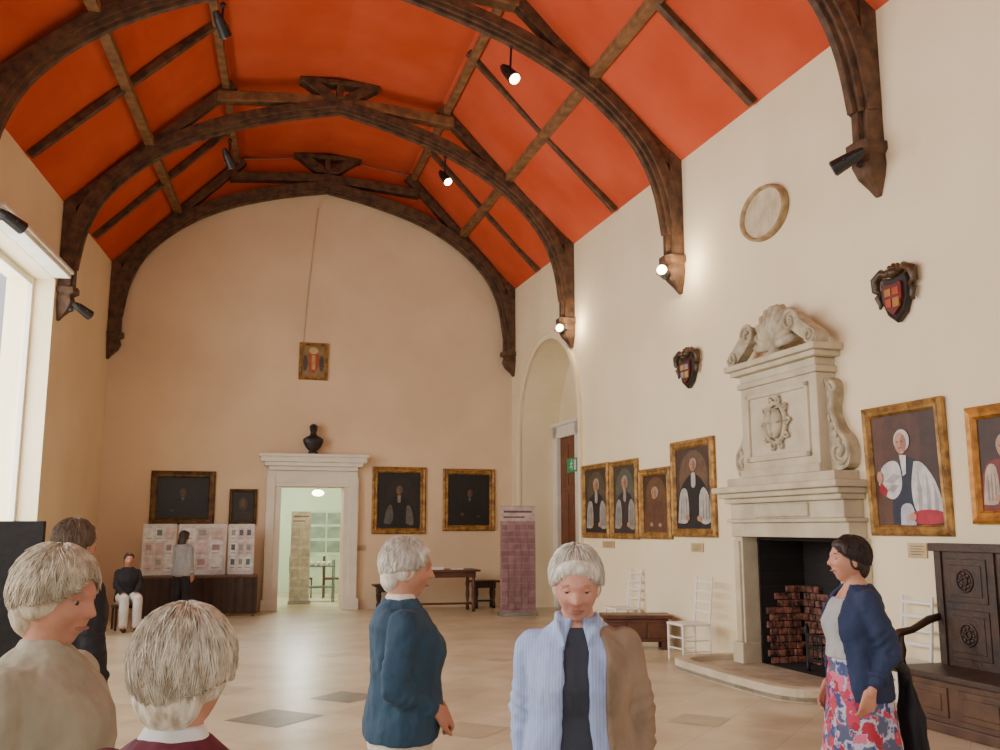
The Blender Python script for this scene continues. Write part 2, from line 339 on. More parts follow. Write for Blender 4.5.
def picture(label,w_,rc,fw,shapes,bg,fm_=None,group=None,tilt=0,name='framed_portrait',cat_='painting'):
    c,w,h=wrect(w_,*rc,off=.03); T=thing(name,label,cat_,c-w_.n*.03+w_.n*.004,w_.rz,group); T.rotation_euler=(tilt,0,w_.rz)
    bm=BM(); frame(bm,w,h,fw); obj('frame',bm,fm_ or gold,T)
    canvas(w-fw*1.8,h-fw*1.8,shapes,T,bg=bg); return T
FACE=(192,138,108)
def face(fx,fz,fr,fy,hair,sk=FACE):
    dk=tuple(int(v*.82) for v in sk)
    return [('e',fx+fr*.12,fz+fy*.15,fr*1.12,fy*1.0,hair),('e',fx-fr*.05,fz-fy*.08,fr*.84,fy*.95,sk),('e',fx+fr*.35,fz-fy*.1,fr*.42,fy*.75,dk),('e',fx-fr*.15,fz-fy*.5,fr*.26,fy*.06,(140,80,68)),('e',fx-fr*.2,fz-fy*.18,fr*.12,fy*.2,tuple(min(255,int(v*1.08)) for v in sk)),('e',fx-fr*.45,fz+fy*.06,fr*.16,fy*.06,(90,64,50)),('e',fx+fr*.18,fz+fy*.06,fr*.16,fy*.06,(84,60,48))]
def sitter(robe,sl,fx=.5,fz=.74,fr=.12,hair=(170,160,148),hand=True,bgl=None,fy=None):
    fy=fy or fr*.82
    s=[]
    if bgl: s+=[('e',.5,.62,.4,.34,bgl)]
    s+=[('p',[(0,0),(.02,.28),(.14,.5),(fx-.12,fz-.13),(fx+.12,fz-.13),(.86,.48),(.98,.26),(1,0)],robe)]
    if sl:
        sd=tuple(int(v*.78) for v in sl)
        s+=[('p',[(.04,.08),(.1,.4),(.2,.5),(.32,.46),(.36,.22),(.3,.08)],sl),('p',[(.64,.1),(.66,.4),(.78,.5),(.92,.38),(.97,.12),(.8,.06)],sl),('p',[(fx-.05,fz-.1),(fx+.05,fz-.1),(fx+.06,fz-.24),(fx,fz-.28),(fx-.06,fz-.24)],sl)]
        for x in (.13,.2,.27,.74,.82,.9): s.append(('p',[(x,.12),(x+.012,.4),(x+.03,.4),(x+.035,.12)],sd))
    s+=face(fx,fz,fr,fy,hair)
    if hand: s+=[('e',.33,.14,.06,.035,FACE),('e',.66,.13,.06,.035,FACE)]
    return s
g='dark portraits on the far wall'
picture('gilt-framed dark portrait above the display boards, left of the doorway',WF,(150,471,215,525),.13,[('e',.5,.55,.3,.36,(34,32,30)),('p',[(.1,0),(.2,.35),(.4,.5),(.6,.5),(.78,.35),(.88,0)],(20,18,20)),('e',.5,.63,.06,.1,(92,64,48)),('p',[(.46,.52),(.54,.52),(.5,.42)],(110,104,94)),('e',.3,.2,.04,.03,(80,58,44))],(24,25,24),dgold,g)
picture('small dark picture in a thin frame, close left of the doorway',WF,(229,489,257,525),.06,[('e',.5,.6,.2,.22,(76,62,48)),('r',.15,.1,.85,.35,(56,48,38)),('e',.5,.62,.1,.12,(106,84,64))],(42,34,28),dgold,g)
picture('gilt-framed portrait of a bishop in white sleeves, first to the right of the doorway',WF,(372,467,426,534),.12,[('e',.55,.5,.36,.4,(40,32,28)),('p',[(.08,0),(.16,.36),(.4,.56),(.6,.56),(.84,.36),(.94,0)],(18,17,20)),('p',[(.16,.1),(.22,.34),(.32,.42),(.37,.2),(.3,.08)],(96,90,82)),('p',[(.66,.1),(.68,.4),(.78,.36),(.84,.1),(.76,.06)],(104,98,88)),*face(.5,.68,.07,.075,(84,76,68),(134,94,72)),('p',[(.46,.59),(.54,.59),(.53,.46),(.47,.46)],(140,132,118))],(28,24,22),gold,g)
picture('gilt-framed very dark portrait beside the pull-up banner on the far wall',WF,(443,469,495,531),.12,[('p',[(.1,0),(.2,.36),(.42,.5),(.62,.5),(.8,.36),(.9,0)],(16,14,16)),*face(.52,.62,.06,.075,(60,54,48),(112,78,60)),('e',.34,.22,.05,.03,(96,68,52)),('p',[(.48,.53),(.55,.53),(.51,.45)],(112,104,92)),('e',.72,.18,.04,.025,(84,62,48))],(26,21,18),gold,g)
g='portraits along the right wall'
picture('narrow gilt portrait of a robed figure nearest the arched recess',WR,(583,464,609,538),.09,sitter((34,30,34),(164,158,148),bgl=(90,76,56)),(66,54,40),gold,g)
picture('gilt portrait with white sleeves, second from the arched recess',WR,(611,460,638,539),.09,sitter((54,40,42),(150,148,140),bgl=(92,92,76)),(64,60,48),gold,g)
picture('smaller gilt portrait of a seated figure, third from the arched recess',WR,(640,468,671,539),.1,sitter((96,62,42),None,.45,.68,bgl=(104,72,44)),(70,46,30),gold,g)
picture('tall gilt portrait of a standing robed figure beside the chimneypiece',WR,(672,439,715,537),.11,sitter((34,30,32),(188,182,172),.5,.78,.09,bgl=(110,84,64)),(74,56,46),gold,g)
SLV=(216,211,206); SD=(176,170,168)
sh=[('r',0,0,.35,1,(94,60,42)),('e',.45,.75,.3,.3,(84,52,40)),('r',.74,.0,1,1,(66,44,36)),('p',[(.24,0),(.26,.3),(.34,.5),(.44,.6),(.58,.6),(.74,.5),(.8,.3),(.74,.1),(.78,0)],(34,40,60)),
 ('p',[(.06,.38),(.12,.52),(.26,.58),(.38,.56),(.42,.44),(.4,.32),(.28,.24),(.14,.28)],SLV),('p',[(.16,.4),(.3,.47),(.4,.44),(.3,.38)],SD),('p',[(.18,.32),(.28,.37),(.38,.36),(.28,.3)],SD),
 ('p',[(.62,.56),(.74,.54),(.9,.38),(.98,.16),(.9,.06),(.7,.06),(.58,.16),(.56,.36)],SLV),('p',[(.66,.5),(.7,.3),(.68,.12),(.64,.12),(.64,.3)],SD),('p',[(.78,.46),(.82,.28),(.8,.1),(.76,.1),(.77,.3)],SD),('p',[(.88,.36),(.92,.2),(.9,.1),(.87,.1),(.87,.24)],SD),
 ('p',[(.36,.0),(.38,.16),(.48,.2),(.56,.16),(.58,0)],(196,194,204)),
 ('p',[(.56,.12),(.72,.14),(.96,.12),(.98,.03),(.6,.02)],(176,40,56)),('p',[(.06,.32),(.16,.26),(.2,.32),(.1,.4)],(170,38,50)),('p',[(.42,.63),(.52,.62),(.5,.46),(.45,.44)],(226,222,216)),
 *face(.46,.74,.105,.1,(214,210,202),(206,150,124)),('e',.1,.44,.045,.055,(196,138,112)),('e',.55,.08,.055,.035,(200,144,118))]
picture('large gilt portrait of a white-haired bishop with red cuffs, right of the chimneypiece',WR,(867,402,948,536),.1,sh,(76,46,36),gold,g,tilt=.03)
picture('gilt portrait cut by the right picture edge above the carved oak settle',WR,(969,402,1042,524),.11,[('r',0,0,.3,1,(60,36,26)),*sitter((120,40,32),(190,170,150),.5,.68,.14)],(66,40,30),mat('orange_gilt',(196,134,54),(146,96,36),12,.45,.4,.4,bs=30,bd=.01),g)
def plaque(label,w_,rc,group='small caption plates below the portraits'):
    c,w,h=wrect(w_,*rc); T=thing('caption_plate',label,'label',c+w_.n*.004,w_.rz,group)
    bm=BM(); box(bm,-w/2,w/2,-.012,0,-h/2,h/2); pl=obj('plate',bm,mat('caption_buff',(206,180,132),None,8,.5),T,bevel=.003)
    for i in range(4): bm=BM(); box(bm,-w*.36,w*(.36-.1*(i%2)),-.014,-.011,h*(.26-.18*i),h*(.26-.18*i)+h*.05); obj('printed_line',bm,paint((110,92,70)),pl)
plaque('small buff caption plate below the large bishop portrait',WR,(909,543,928,558)); plaque('small buff caption plate below the tall portrait beside the chimneypiece',WR,(692,543,704,552)); plaque('small buff caption plate below the first two portraits by the recess',WR,(603,541,615,548))
plaque('small pale notice on the far wall below the bishop portrait',WF,(355,545,366,551))
# roundel
c,w,h=wrect(WR,746,186,789,240)
T=thing('wall_roundel','round pale stone plaque with worn gilt rim high on the right wall','plaque',c+WR.n*.005,WR.rz)
bm=BM(); n=40
loft(bm,[[V((w/2*q*math.cos(2*PI*i/n),-y,h/2*q*math.sin(2*PI*i/n))) for i in range(n)] for q,y in ((1,0),(1,.06),(.96,.09),(.88,.07),(.86,.04))],cap=False); obj('rim',bm,mat('worn_gilt_rim',(136,108,70),(176,150,104),9,.6,.4,bs=30,bd=.008),T,smooth=True)
bm=BM(); loft(bm,[[V((w/2*.87*math.cos(2*PI*i/n),-y,h/2*.87*math.sin(2*PI*i/n))) for i in range(n)] for y in (.0,.045)]); obj('face_panel',bm,mat('roundel_face',(212,196,164),(184,166,134),6,.8,.5,bs=14,bd=.01),T)
def shield(label,rc,cols):
    c,w,h=wrect(WR,*rc,off=.06); T=thing('carved_shield',label,'coat of arms',c-WR.n*.06+WR.n*.004,WR.rz,'carved heraldic shields on the right wall')
    pts=[(-.34,.22),(-.3,.3),(0,.26),(.3,.3),(.34,.22),(.33,-.1),(.2,-.36),(0,-.5),(-.2,-.36),(-.33,-.1)]
    bm=BM(); loft(bm,[[V((x*w*q,-y,z*h*q)) for x,z in pts] for q,y in ((1,0),(1.05,.05),(.95,.08),(.85,.07))]); obj('backboard',bm,mat('shield_black',(26,21,20),(42,30,22),12,.5,.4,bd=.01),T,bevel=.006)
    bm=BM(); pts2=[(x*.7,z*.7-.04) for x,z in pts]
    loft(bm,[[V((x*w,-y,z*h)) for x,z in pts2] for y in (.07,.1)],mi=0)
    box(bm,-w*.18,-w*.02,-.108,-.09,-h*.05,h*.08,1); box(bm,w*.02,w*.18,-.108,-.09,-h*.26,-h*.1,1); box(bm,-w*.16,-w*.02,-.108,-.09,-h*.24,-h*.1,2); box(bm,w*.02,w*.18,-.108,-.09,-h*.05,h*.08,2)
    obj('arms',bm,cols,T)
    bm=BM()
    for sg in (-1,1):
        tube(bm,[(sg*w*.08,-.06,h*.32),(sg*w*.3,-.07,h*.42),(sg*w*.48,-.07,h*.32),(sg*w*.5,-.06,h*.14),(sg*w*.38,-.06,h*.06)],[.02,.04,.05,.04,.02])
        tube(bm,[(sg*w*.36,-.05,h*.1),(sg*w*.46,-.06,0),(sg*w*.4,-.05,-h*.12),(sg*w*.44,-.05,-h*.2)],[.02,.035,.03,.012])
    sph(bm,(0,-.07,h*.36),(w*.14,.06,h*.1),12)
    for i in range(5): a=PI*(.15+.175*i); cone(bm,(0,-.05,h*.36),.035,(math.cos(a)*w*.2,-.06,h*.36+math.sin(a)*h*.13),.024)
    obj('crest',bm,[mat('shield_gilt_black',(44,32,24),(92,64,28),14,.4,.4,bd=.01)],T,smooth=True)
shield('small carved shield on the wall left of the chimneypiece pediment',(677,348,698,388),[paint((96,36,30)),paint((180,146,86)),paint((150,146,140))])
shield('large carved shield with red and gold arms, upper right wall',(877,264,915,322),[paint((112,30,22)),paint((172,116,44)),paint((180,74,30))])
picture('small gilt-framed painted coat of arms above the doorway bust',WF,(299,343,328,380),.06,[('r',.0,.0,1,1,(150,120,74)),('p',[(.28,.72),(.72,.72),(.74,.42),(.5,.12),(.26,.42)],(176,80,50)),('e',.5,.84,.2,.1,(214,186,126)),('p',[(.42,.7),(.58,.7),(.58,.24),(.42,.24)],(206,160,100)),('e',.16,.45,.1,.25,(76,76,64)),('e',.84,.45,.1,.25,(76,76,64))],(120,90,56),gold,name='framed_coat_of_arms',cat_='coat of arms')
bm=BM(); tube(bm,[wh(WF,303,345,.02),wh(WF,307,300,.02),wh(WF,314,240,.02),wh(WF,318,208,.02)],.009,6); tag(obj('wall_cable',bm,mat('cable_beige',(218,192,158),None,5,.6)),'thin pale cable running up the far gable wall above the coat of arms','cable')
# far door surround
T=thing('door_surround','white moulded stone door surround with hood on the far wall','door frame',(dc.x,D,0))
jw=.27; hx=dw/2
for sg in (-1,1):
    bm=BM(); x0,x1=sorted((sg*hx,sg*(hx+jw))); box(bm,x0,x1,-.1,0,0,DZ+.02); x0,x1=sorted((sg*(hx+.12),sg*(hx+jw+.02))); box(bm,x0,x1,-.14,0,0,DZ+.2); x0,x1=sorted((sg*(hx-.0),sg*(hx+jw+.06))); box(bm,x0,x1,-.17,0,0,.22); obj('jamb',bm,whitest,T,bevel=.012)
hz0=wh(WF,310,471).z; hz1=wh(WF,310,455).z
bm=BM(); box(bm,-hx-jw,hx+jw,-.12,0,DZ,hz0); box(bm,-hx-.1,hx+.1,-.14,0,DZ+.0,DZ+.08); obj('lintel',bm,whitest,T,bevel=.012)
hoodw=wrect(WF,258,455,366,470)[1]/2
bm=BM()
for q,a,b_ in ((.82,0,.25),(.9,.25,.5),(.97,.5,.8),(1,.8,1)): box(bm,-hoodw*q,hoodw*q,-.1-.28*(q-.7)/.3,0,hz0+(hz1-hz0)*a,hz0+(hz1-hz0)*b_)
obj('hood',bm,whitest,T,bevel=.01)
T=thing('bust','small black bust standing on the white door hood','bust',(wh(WF,313,450,.2).x,D-.2,hz1))
bm=BM(); lathe(bm,[(.1,0),(.1,.04),(.07,.07),(.07,.12)],n=16); loft(bm,[ring((0,0,z),a,b_,20) for z,a,b_ in ((.08,.1,.07),(.14,.15,.09),(.24,.20,.11),(.31,.20,.1),(.35,.14,.085),(.385,.07,.065),(.44,.06,.06))])
sph(bm,(0,-.02,.50),(.075,.09,.1),16); cone(bm,(0,-.1,.51),.012,(0,-.118,.485),.016,8); sph(bm,(0,.01,.54),(.085,.09,.075),16); sph(bm,(0,-.075,.445),(.04,.04,.04),10); obj('bust_figure',bm,mat('bust_black',(24,22,24),(40,36,36),8,.4),T,vox=.01,sm=1)
# ---------------- room beyond the doorway ----------------
bx0,bx1,by1=dc.x-2.2,dc.x+2.2,D+5.5
greenw=mat('pale_green_wall',(204,218,188),(194,208,176),1,.8)
bm=BM(); box(bm,bx0,bx1,D+.3,by1,-.1,-.0); struct(obj('floor',bm,fm))
bm=BM(); box(bm,bx0,bx1,by1,by1+.1,0,3.4); struct(obj('wall_back_room_far',bm,greenw))
bm=BM(); box(bm,bx0-.1,bx0,D+.45,by1,0,3.4); struct(obj('wall_back_room_left',bm,greenw)); bm=BM(); box(bm,bx1,bx1+.1,D+.45,by1,0,3.4); struct(obj('wall_back_room_right',bm,greenw))
bm=BM(); box(bm,bx0-.1,bx1+.1,D+.45,by1,3.4,3.5); struct(obj('ceiling',bm,white))
point((dc.x,D+2.5,2.9),250,(.97,1,.93),.2)
p=hit(318,493,(0,D+1.6,0),YN); T=thing('ceiling_lamp','glowing lamp in the room seen through the doorway','lamp',p); bm=BM(); sph(bm,(0,0,0),(.13,.13,.07)); obj('shade',bm,glow,T,smooth=True); bm=BM(); cyl(bm,(0,0,.05),(0,0,3.4-p.z),.01); obj('stem',bm,black,T)
def banner(label,p,w,h,cols,rz=0,group='pull-up banners',rows=6,nc=3):
    T=thing('pull_up_banner',label,'banner',p,rz,group)
    sv=mat('banner_silver',(160,156,150),None,6,.35,metal=.6)
    bm=BM(); box(bm,-w/2-.02,w/2+.02,-.1,.1,0,.07); obj('base',bm,sv,T,bevel=.008); bm=BM(); box(bm,-w/2,w/2,-.018,.0,h-.02,h); obj('top_rail',bm,sv,T)
    sh=[('r',0,.86,1,1,cols[1]),('r',.1,.94,.9,.96,cols[3]),('r',.1,.89,.7,.905,cols[3])]
    rnd=random.Random(5)
    for i in range(rows):
        z=.83-i*.81/rows; d=.81/rows
        for j in range(nc):
            x=.04+.94/nc*j; sh.append(('r',x,z-d*.88,x+.94/nc*.9,z-d*.1,rnd.choice([cols[2],cols[4],cols[2]])))
    c=canvas(w,h-.08,sh,T,nm='printed_sheet',bg=cols[0],y=-.02); c.location=(0,0,.07+(h-.08)/2)
    bm=BM(); cyl(bm,(0,.03,.05),(0,.02,h),.012); obj('support_pole',bm,black,T)
BY=17.3; A=hit(500,560,(0,BY,0),YN); B_=hit(535,560,(0,BY,0),YN); zt=hit(517,506,(0,BY,0),YN).z
banner('mauve and maroon pull-up banner standing by the far right corner',((A.x+B_.x)/2,BY,0),(B_-A).length,zt,[(172,136,138),(204,186,178),(146,106,112),(112,72,80),(160,122,126)],rz=-.05,rows=13,nc=5)
p=hit(299,590,(0,D+1.6,0),YN); banner('pale pull-up banner in the room through the doorway',(p.x,D+1.6,0),.42,1.95,[(206,206,194),(214,208,194),(186,180,170),(140,112,112),(198,196,184)],rows=7,nc=2)
T=thing('glazed_cabinet','pale glazed cabinet in the room through the doorway','cabinet',(dc.x+.75,by1-.3,0)); bm=BM(); box(bm,-.5,.5,-.25,.25,0,.9); box(bm,-.45,.45,-.2,.25,.9,2); cb=obj('carcass',bm,mat('sage_cabinet',(186,200,168),None,3,.6),T,bevel=.01)
for x in (-.4,.02):
    for z in (1,1.35,1.7): bm=BM(); box(bm,x,x+.38,-.21,-.2,z,z+.28); obj('pane',bm,mat('cabinet_glass',(100,118,100),(140,152,134),4,.15),cb)
T=thing('tea_trolley','metal trolley with cups in the room through the doorway','trolley',(dc.x+.35,D+2.2,0)); st=mat('trolley_steel',(120,120,116),None,6,.3,metal=.6)
for z in (.3,.75): bm=BM(); box(bm,-.35,.35,-.2,.2,z,z+.03); obj('shelf',bm,st,T)
for x in (-.33,.33):
    for y in (-.18,.18): bm=BM(); cyl(bm,(x,y,0.0),(x,y,.9),.015); obj('post',bm,st,T)
for i in range(5):
    bm=BM(); lathe(bm,[(.03,0),(.04,.05),(.042,.09),(.036,.09)],(dc.x+.1+.12*i,D+2.15,.78)); tag(obj('cup',bm,white,smooth=True),'white cup on the trolley through the doorway','cup','cups on the trolley')
for i,(dx,dy,cc,l) in enumerate(((.05,3.4,(60,52,44),'dark chair left in the room through the doorway'),(.75,3.2,(92,60,40),'brown chair right in the room through the doorway'))):
    T=thing('side_chair',l,'chair',(dc.x+dx,D+dy,0),.4+i); m_=mat('far_chair_%d'%i,cc,None,5,.6)
    bm=BM(); box(bm,-.2,.2,-.2,.2,.42,.46); obj('seat',bm,m_,T); bm=BM(); box(bm,-.2,.2,.18,.21,.55,.95); obj('backrest',bm,m_,T)
    for x in (-.18,.18):
        for y in (-.18,.19): bm=BM(); cyl(bm,(x,y,0),(x,y,.95 if y>0 else .42),.016); obj('leg',bm,m_,T)
# recess door
dx0=sR(hit(563.5,500,WR.p-WR.n*RD,WR.n))
T=bpy.data.objects.new('door_2',None); C.objects.link(T); struct(T); T.matrix_world=MR@Matrix.Translation((dx0,RD,0))
dzt=hit(570,437,WR.p-WR.n*RD,WR.n).z
bm=BM(); box(bm,0,1.0,-.06,0,0,dzt)
for z0,z1 in ((.2,1.1),(1.25,2.3),(2.45,dzt-.15)):
    for x in (.1,.54): box(bm,x,x+.36,-.075,-.05,z0,z1)
dl=obj('door_leaf',bm,mat('red_brown_door',(118,62,36),(94,48,28),5,.4),T,bevel=.01)
bm=BM(); box(bm,-.26,0,-.14,0,0,dzt+.24); box(bm,1.0,1.2,-.14,0,0,dzt+.24); box(bm,-.26,1.2,-.14,0,dzt,dzt+.24); box(bm,-.3,1.24,-.18,0,dzt+.24,dzt+.32); obj('door_frame',bm,whitest,T,bevel=.01)
bm=BM(); sph(bm,(.1,-.1,1.1),.035,10); obj('door_handle',bm,gold,dl,smooth=True)
p=hit(573,465,WR.p-WR.n*(RD-.12),WR.n); T=thing('exit_sign','green fire exit sign with white running figure by the recess door','sign',p,WR.rz)
bm=BM(); box(bm,-.28,.28,-.02,.02,-.14,.14); obj('sign_box',bm,mat('exit_green',(20,130,80),(16,120,70),4,.4,emit=.25),T)
bm=BM(); sph(bm,(-.02,-.022,.09),(.022,.005,.022),10)
for a,b_ in (((-.02,.06),(-.04,-.01)),((-.04,-.01),(.02,-.04)),((.02,-.04),(.0,-.1)),((-.04,-.01),(-.08,-.05)),((-.08,-.05),(-.12,-.05)),((-.02,.05),(.04,.02)),((-.02,.05),(-.08,.02))): cyl(bm,(a[0],-.024,a[1]),(b_[0],-.024,b_[1]),.01,n=6)
box(bm,.12,.22,-.024,-.02,-.1,.1); obj('pictogram',bm,white,T)
# ---------------- chimneypiece ----------------
T=thing('chimneypiece','tall carved stone chimneypiece with cartouche, scrolls and broken pediment on the right wall','fireplace'); T.matrix_world=MR@Matrix.Translation((fs,0,0))
for sg in (-1,1):
    bm=BM(); x0,x1=sorted((sg*OH,sg*1.07)); box(bm,x0,x1,-.2,0,.0,1.5); x0,x1=sorted((sg*.93,sg*1.04)); box(bm,x0,x1,-.23,0,.3,1.45); x0,x1=sorted((sg*(OH-.01),sg*1.11)); box(bm,x0,x1,-.25,0,0.06,.3); x0,x1=sorted((sg*1.0,sg*1.13)); box(bm,x0,x1,-.1,0,0,1.5)
    obj('jamb',bm,stone,T,bevel=.012)
bm=BM(); box(bm,-1.09,1.09,-.22,0,1.5,1.66); box(bm,-1.12,1.12,-.27,0,1.66,1.7); box(bm,-1.06,1.06,-.24,0,1.7,1.88); box(bm,-.5,.5,-.27,0,1.72,1.86); obj('frieze',bm,stone,T,bevel=.012)
bm=BM(); box(bm,-1.1,1.1,-.3,0,1.88,1.94); box(bm,-1.14,1.14,-.36,0,1.94,2.0); box(bm,-1.19,1.19,-.42,0,2.0,2.07); box(bm,-1.02,1.02,-.3,0,2.07,2.17); obj('mantel_shelf',bm,stone,T,bevel=.015)
bm=BM(); box(bm,-.73,.73,-.24,0,2.17,3.2); box(bm,-.75,.75,-.27,0,2.17,2.26)
for a in (((-.6,2.34),(.6,2.40)),((-.6,3.06),(.6,3.12)),((-.6,2.34),(-.54,3.12)),((.54,2.34),(.6,3.12))): box(bm,a[0][0],a[1][0],-.27,0,a[0][1],a[1][1])
obj('overmantel_panel',bm,stone,T,bevel=.01)
bm=BM(); box(bm,-.77,.77,-.27,0,3.2,3.27); box(bm,-.73,.73,-.25,0,3.27,3.36); box(bm,-.83,.83,-.32,0,3.36,3.42); box(bm,-.89,.89,-.37,0,3.42,3.49); obj('cornice',bm,stone,T,bevel=.015)
def spiral(c,r0,r1,a0,turns,n=22): return [V((c[0]+(r0+(r1-r0)*i/n)*math.cos(a0+turns*2*PI*i/n),c[1],c[2]+(r0+(r1-r0)*i/n)*math.sin(a0+turns*2*PI*i/n))) for i in range(n+1)]
for sg in (-1,1):
    bm=BM()
    prof=cat([(.72,3.15),(.82,3.1),(.85,2.95),(.81,2.8),(.88,2.62),(1.01,2.5),(1.06,2.36),(1.0,2.2),(.72,2.17)],4)
    prism(bm,[(sg*p.x,p.y) for p in prof],-.13,0)
    def ms(pts): return [V((p.x*sg,p.y,p.z)) for p in pts]
    tube(bm,ms([V((.74,-.13,3.12)),V((.84,-.13,2.98)),V((.80,-.13,2.8)),V((.88,-.13,2.6)),V((1.02,-.13,2.46))]+spiral((.9,-.13,2.36),.14,.02,.35,-1.4)),.028,8)
    tube(bm,ms(spiral((.82,-.13,3.02),.075,.02,PI,-1.2)),.02,8)
    for i in range(5): sph(bm,(sg*(.78+.045*i),-.14,2.72-.085*i),(.03,.025,.045),8)
    obj('side_scroll',bm,stone2,T)
    bm=BM(); pp=cat([(.86,3.49),(.86,3.6),(.72,3.7),(.58,3.8),(.46,3.9)],5); qq=cat([(.7,3.49),(.68,3.53),(.6,3.58),(.48,3.66),(.38,3.74)],5)
    loft(bm,[[V((sg*p.x,-.32,p.y)),V((sg*p.x,-.16,p.y)),V((sg*q.x,-.18,q.y)),V((sg*q.x,-.30,q.y))] for p,q in zip(pp,qq)])
    cyl(bm,(sg*.42,-.31,3.8),(sg*.42,-.2,3.8),.1,n=24); tube(bm,spiral((sg*.42,-.315,3.8),.13,.02,0 if sg>0 else PI,1.4*sg),.024,8)
    tube(bm,spiral((sg*.76,-.32,3.58),.09,.02,0 if sg>0 else PI,-1.3*sg),.022,8); cyl(bm,(sg*.76,-.31,3.58),(sg*.76,-.2,3.58),.08,n=20)
    obj('pediment_scroll',bm,stone2,T,bevel=.01)
bm=BM(); c_=V((0,-.2,3.58))
for i in range(11):
    a=PI*(.04+.92*i/10); l=.40+.04*math.sin(a); e=c_+V((math.cos(a)*l*.82,-.0,math.sin(a)*l)); tube(bm,[c_,c_.lerp(e,.55)+V((0,-.09,0)),e+V((0,-.03,0)),e+V((math.cos(a)*.02,.04,math.sin(a)*.03))],[.03,.05,.062,.04],8)
lathe(bm,[(.12,3.49),(.1,3.55),(.07,3.62)],(0,-.2,0),16); obj('shell',bm,stone2,T,smooth=True)
bm=BM(); n=28
loft(bm,[[V((a*math.cos(2*PI*i/n),-y,2.74+a*1.15*math.sin(2*PI*i/n))) for i in range(n)] for a,y in ((.15,.24),(.14,.31),(.08,.33),(.02,.335))])
tube(bm,[V((.19*math.cos(t_),-.27,2.74+.22*math.sin(t_))) for t_ in [2*PI*i/24 for i in range(25)]],.028,8)
for i in range(10):
    a=2*PI*i/10; tube(bm,spiral((.23*math.cos(a),-.27,2.74+.26*math.sin(a)),.045,.01,a,1.1,10),.015,6)
box(bm,-.14,.14,-.34,-.32,2.73,2.75); box(bm,-.01,.01,-.34,-.32,2.6,2.88)
obj('cartouche',bm,stone2,T,smooth=True)
bm=BM(); o=OH; box(bm,-o,o,.6,.64,0.06,1.5); box(bm,-o,-o+.03,-.0,.62,0.06,1.5); box(bm,o-.03,o,-.0,.62,.06,1.5); box(bm,-o,o,0,.64,1.46,1.5); box(bm,-o,o,0,.64,.0,.06)
def brickm(n,a,b2,mo,rot,sc):
    brick=bpy.data.materials.new(n); brick.use_nodes=True; nt=brick.node_tree; b=nt.nodes['Principled BSDF']; b.inputs['Roughness'].default_value=.9
    tc=nt.nodes.new('ShaderNodeTexCoord'); mp=nt.nodes.new('ShaderNodeMapping'); mp.inputs['Rotation'].default_value=rot; nt.links.new(tc.outputs['Object'],mp.inputs[0]); br=nt.nodes.new('ShaderNodeTexBrick'); br.inputs['Scale'].default_value=sc; br.inputs['Color1'].default_value=lin(a); br.inputs['Color2'].default_value=lin(b2); br.inputs['Mortar'].default_value=lin(mo); nt.links.new(mp.outputs[0],br.inputs['Vector']); nt.links.new(br.outputs[0],b.inputs['Base Color']); return brick
obj('firebox',bm,brickm('sooty_brick',(40,33,31),(31,27,25),(24,22,21),(PI/2,0,0),5),T)
rb=mat('mottled_brick_cheek',(176,116,94),(64,48,42),11,.95,.8,bs=24,bd=.03); rb2=mat('mottled_brick_back',(150,98,80),(52,42,38),11,.95,.8,bs=24,bd=.03)
rn=random.Random(9)
# eroded brickwork: individual courses with ragged ends, sooty between
bm=BM()
for r_ in range(11):
    z=.06+r_*.08; n_=max(1,int((7-.35*r_)+rn.uniform(-.6,.6)))
    for q in range(n_):
        x=-o+.04+q*.115+(r_%2)*.04; box(bm,x,x+.105+rn.uniform(-.01,.0),.56-rn.uniform(0,.025),.6,z,z+.072)
obj('fireback',bm,rb2,T,bevel=.008)
bm=BM()
for r_ in range(11):
    z=.06+r_*.08; n_=4-(r_>7)-(r_>9)
    for q in range(n_):
        y=.55-q*.115-(r_%2)*.04; box(bm,-o+.03,-o+.05+rn.uniform(0,.02),y-.105,y,z,z+.072)
obj('fire_cheek',bm,rb,T,bevel=.008)
bm=BM(); pts=[(p.x,p.y) for p in cat([(-1.35,0),(-1.38,-.5),(-1.28,-.85),(-.95,-1.02),(.6,-1.04),(1.05,-.95),(1.22,-.7),(1.25,0)],4)]
loft(bm,[[V((x,y,z)) for x,y in pts] for z in (0,.07)]); obj('hearth_slab',bm,mat('hearth_stone',(190,178,152),(160,146,122),5,.7,.3,bd=.006),T,bevel=.015)
bm=BM(); inn=[V(((x-0)*.9,y*.86 if y<-.01 else y,0)) for x,y in pts]
loft(bm,[[V((a[0],a[1],.0)),V((a[0],a[1],.13)),V((b2.x,b2.y,.13)),V((b2.x,b2.y,.0))] for a,b2 in zip(pts[:-1],inn[:-1])]); obj('hearth_kerb',bm,stone,T,bevel=.012)
G=thing('fire_basket','black iron fire basket with standing bars inside the fireplace opening','fire grate'); G.matrix_world=MR@Matrix.Translation((fs+.25,.34,.07))
bm=BM()
for i in range(12): x=-.44+.08*i; cyl(bm,(x,-.2,.1),(x,-.2,.4),.009,n=6)
for z in (.12,.26,.38): cyl(bm,(-.46,-.2,z),(.46,-.2,z),.013,n=8); cyl(bm,(-.46,-.2,z),(-.4,.2,z),.01); cyl(bm,(.46,-.2,z),(.4,.2,z),.01)
for i in range(6): y=-.16+.07*i; cyl(bm,(-.42,y,.12),(.42,y,.12),.01,n=6)
obj('basket',bm,iron,G)
for x in (-.46,.46): bm=BM(); lathe(bm,[(.03,0),(.018,.04),(.016,.38),(.03,.41),(.026,.46),(.01,.5)],(x,-.2,0),10); obj('andiron',bm,iron,G,smooth=True)
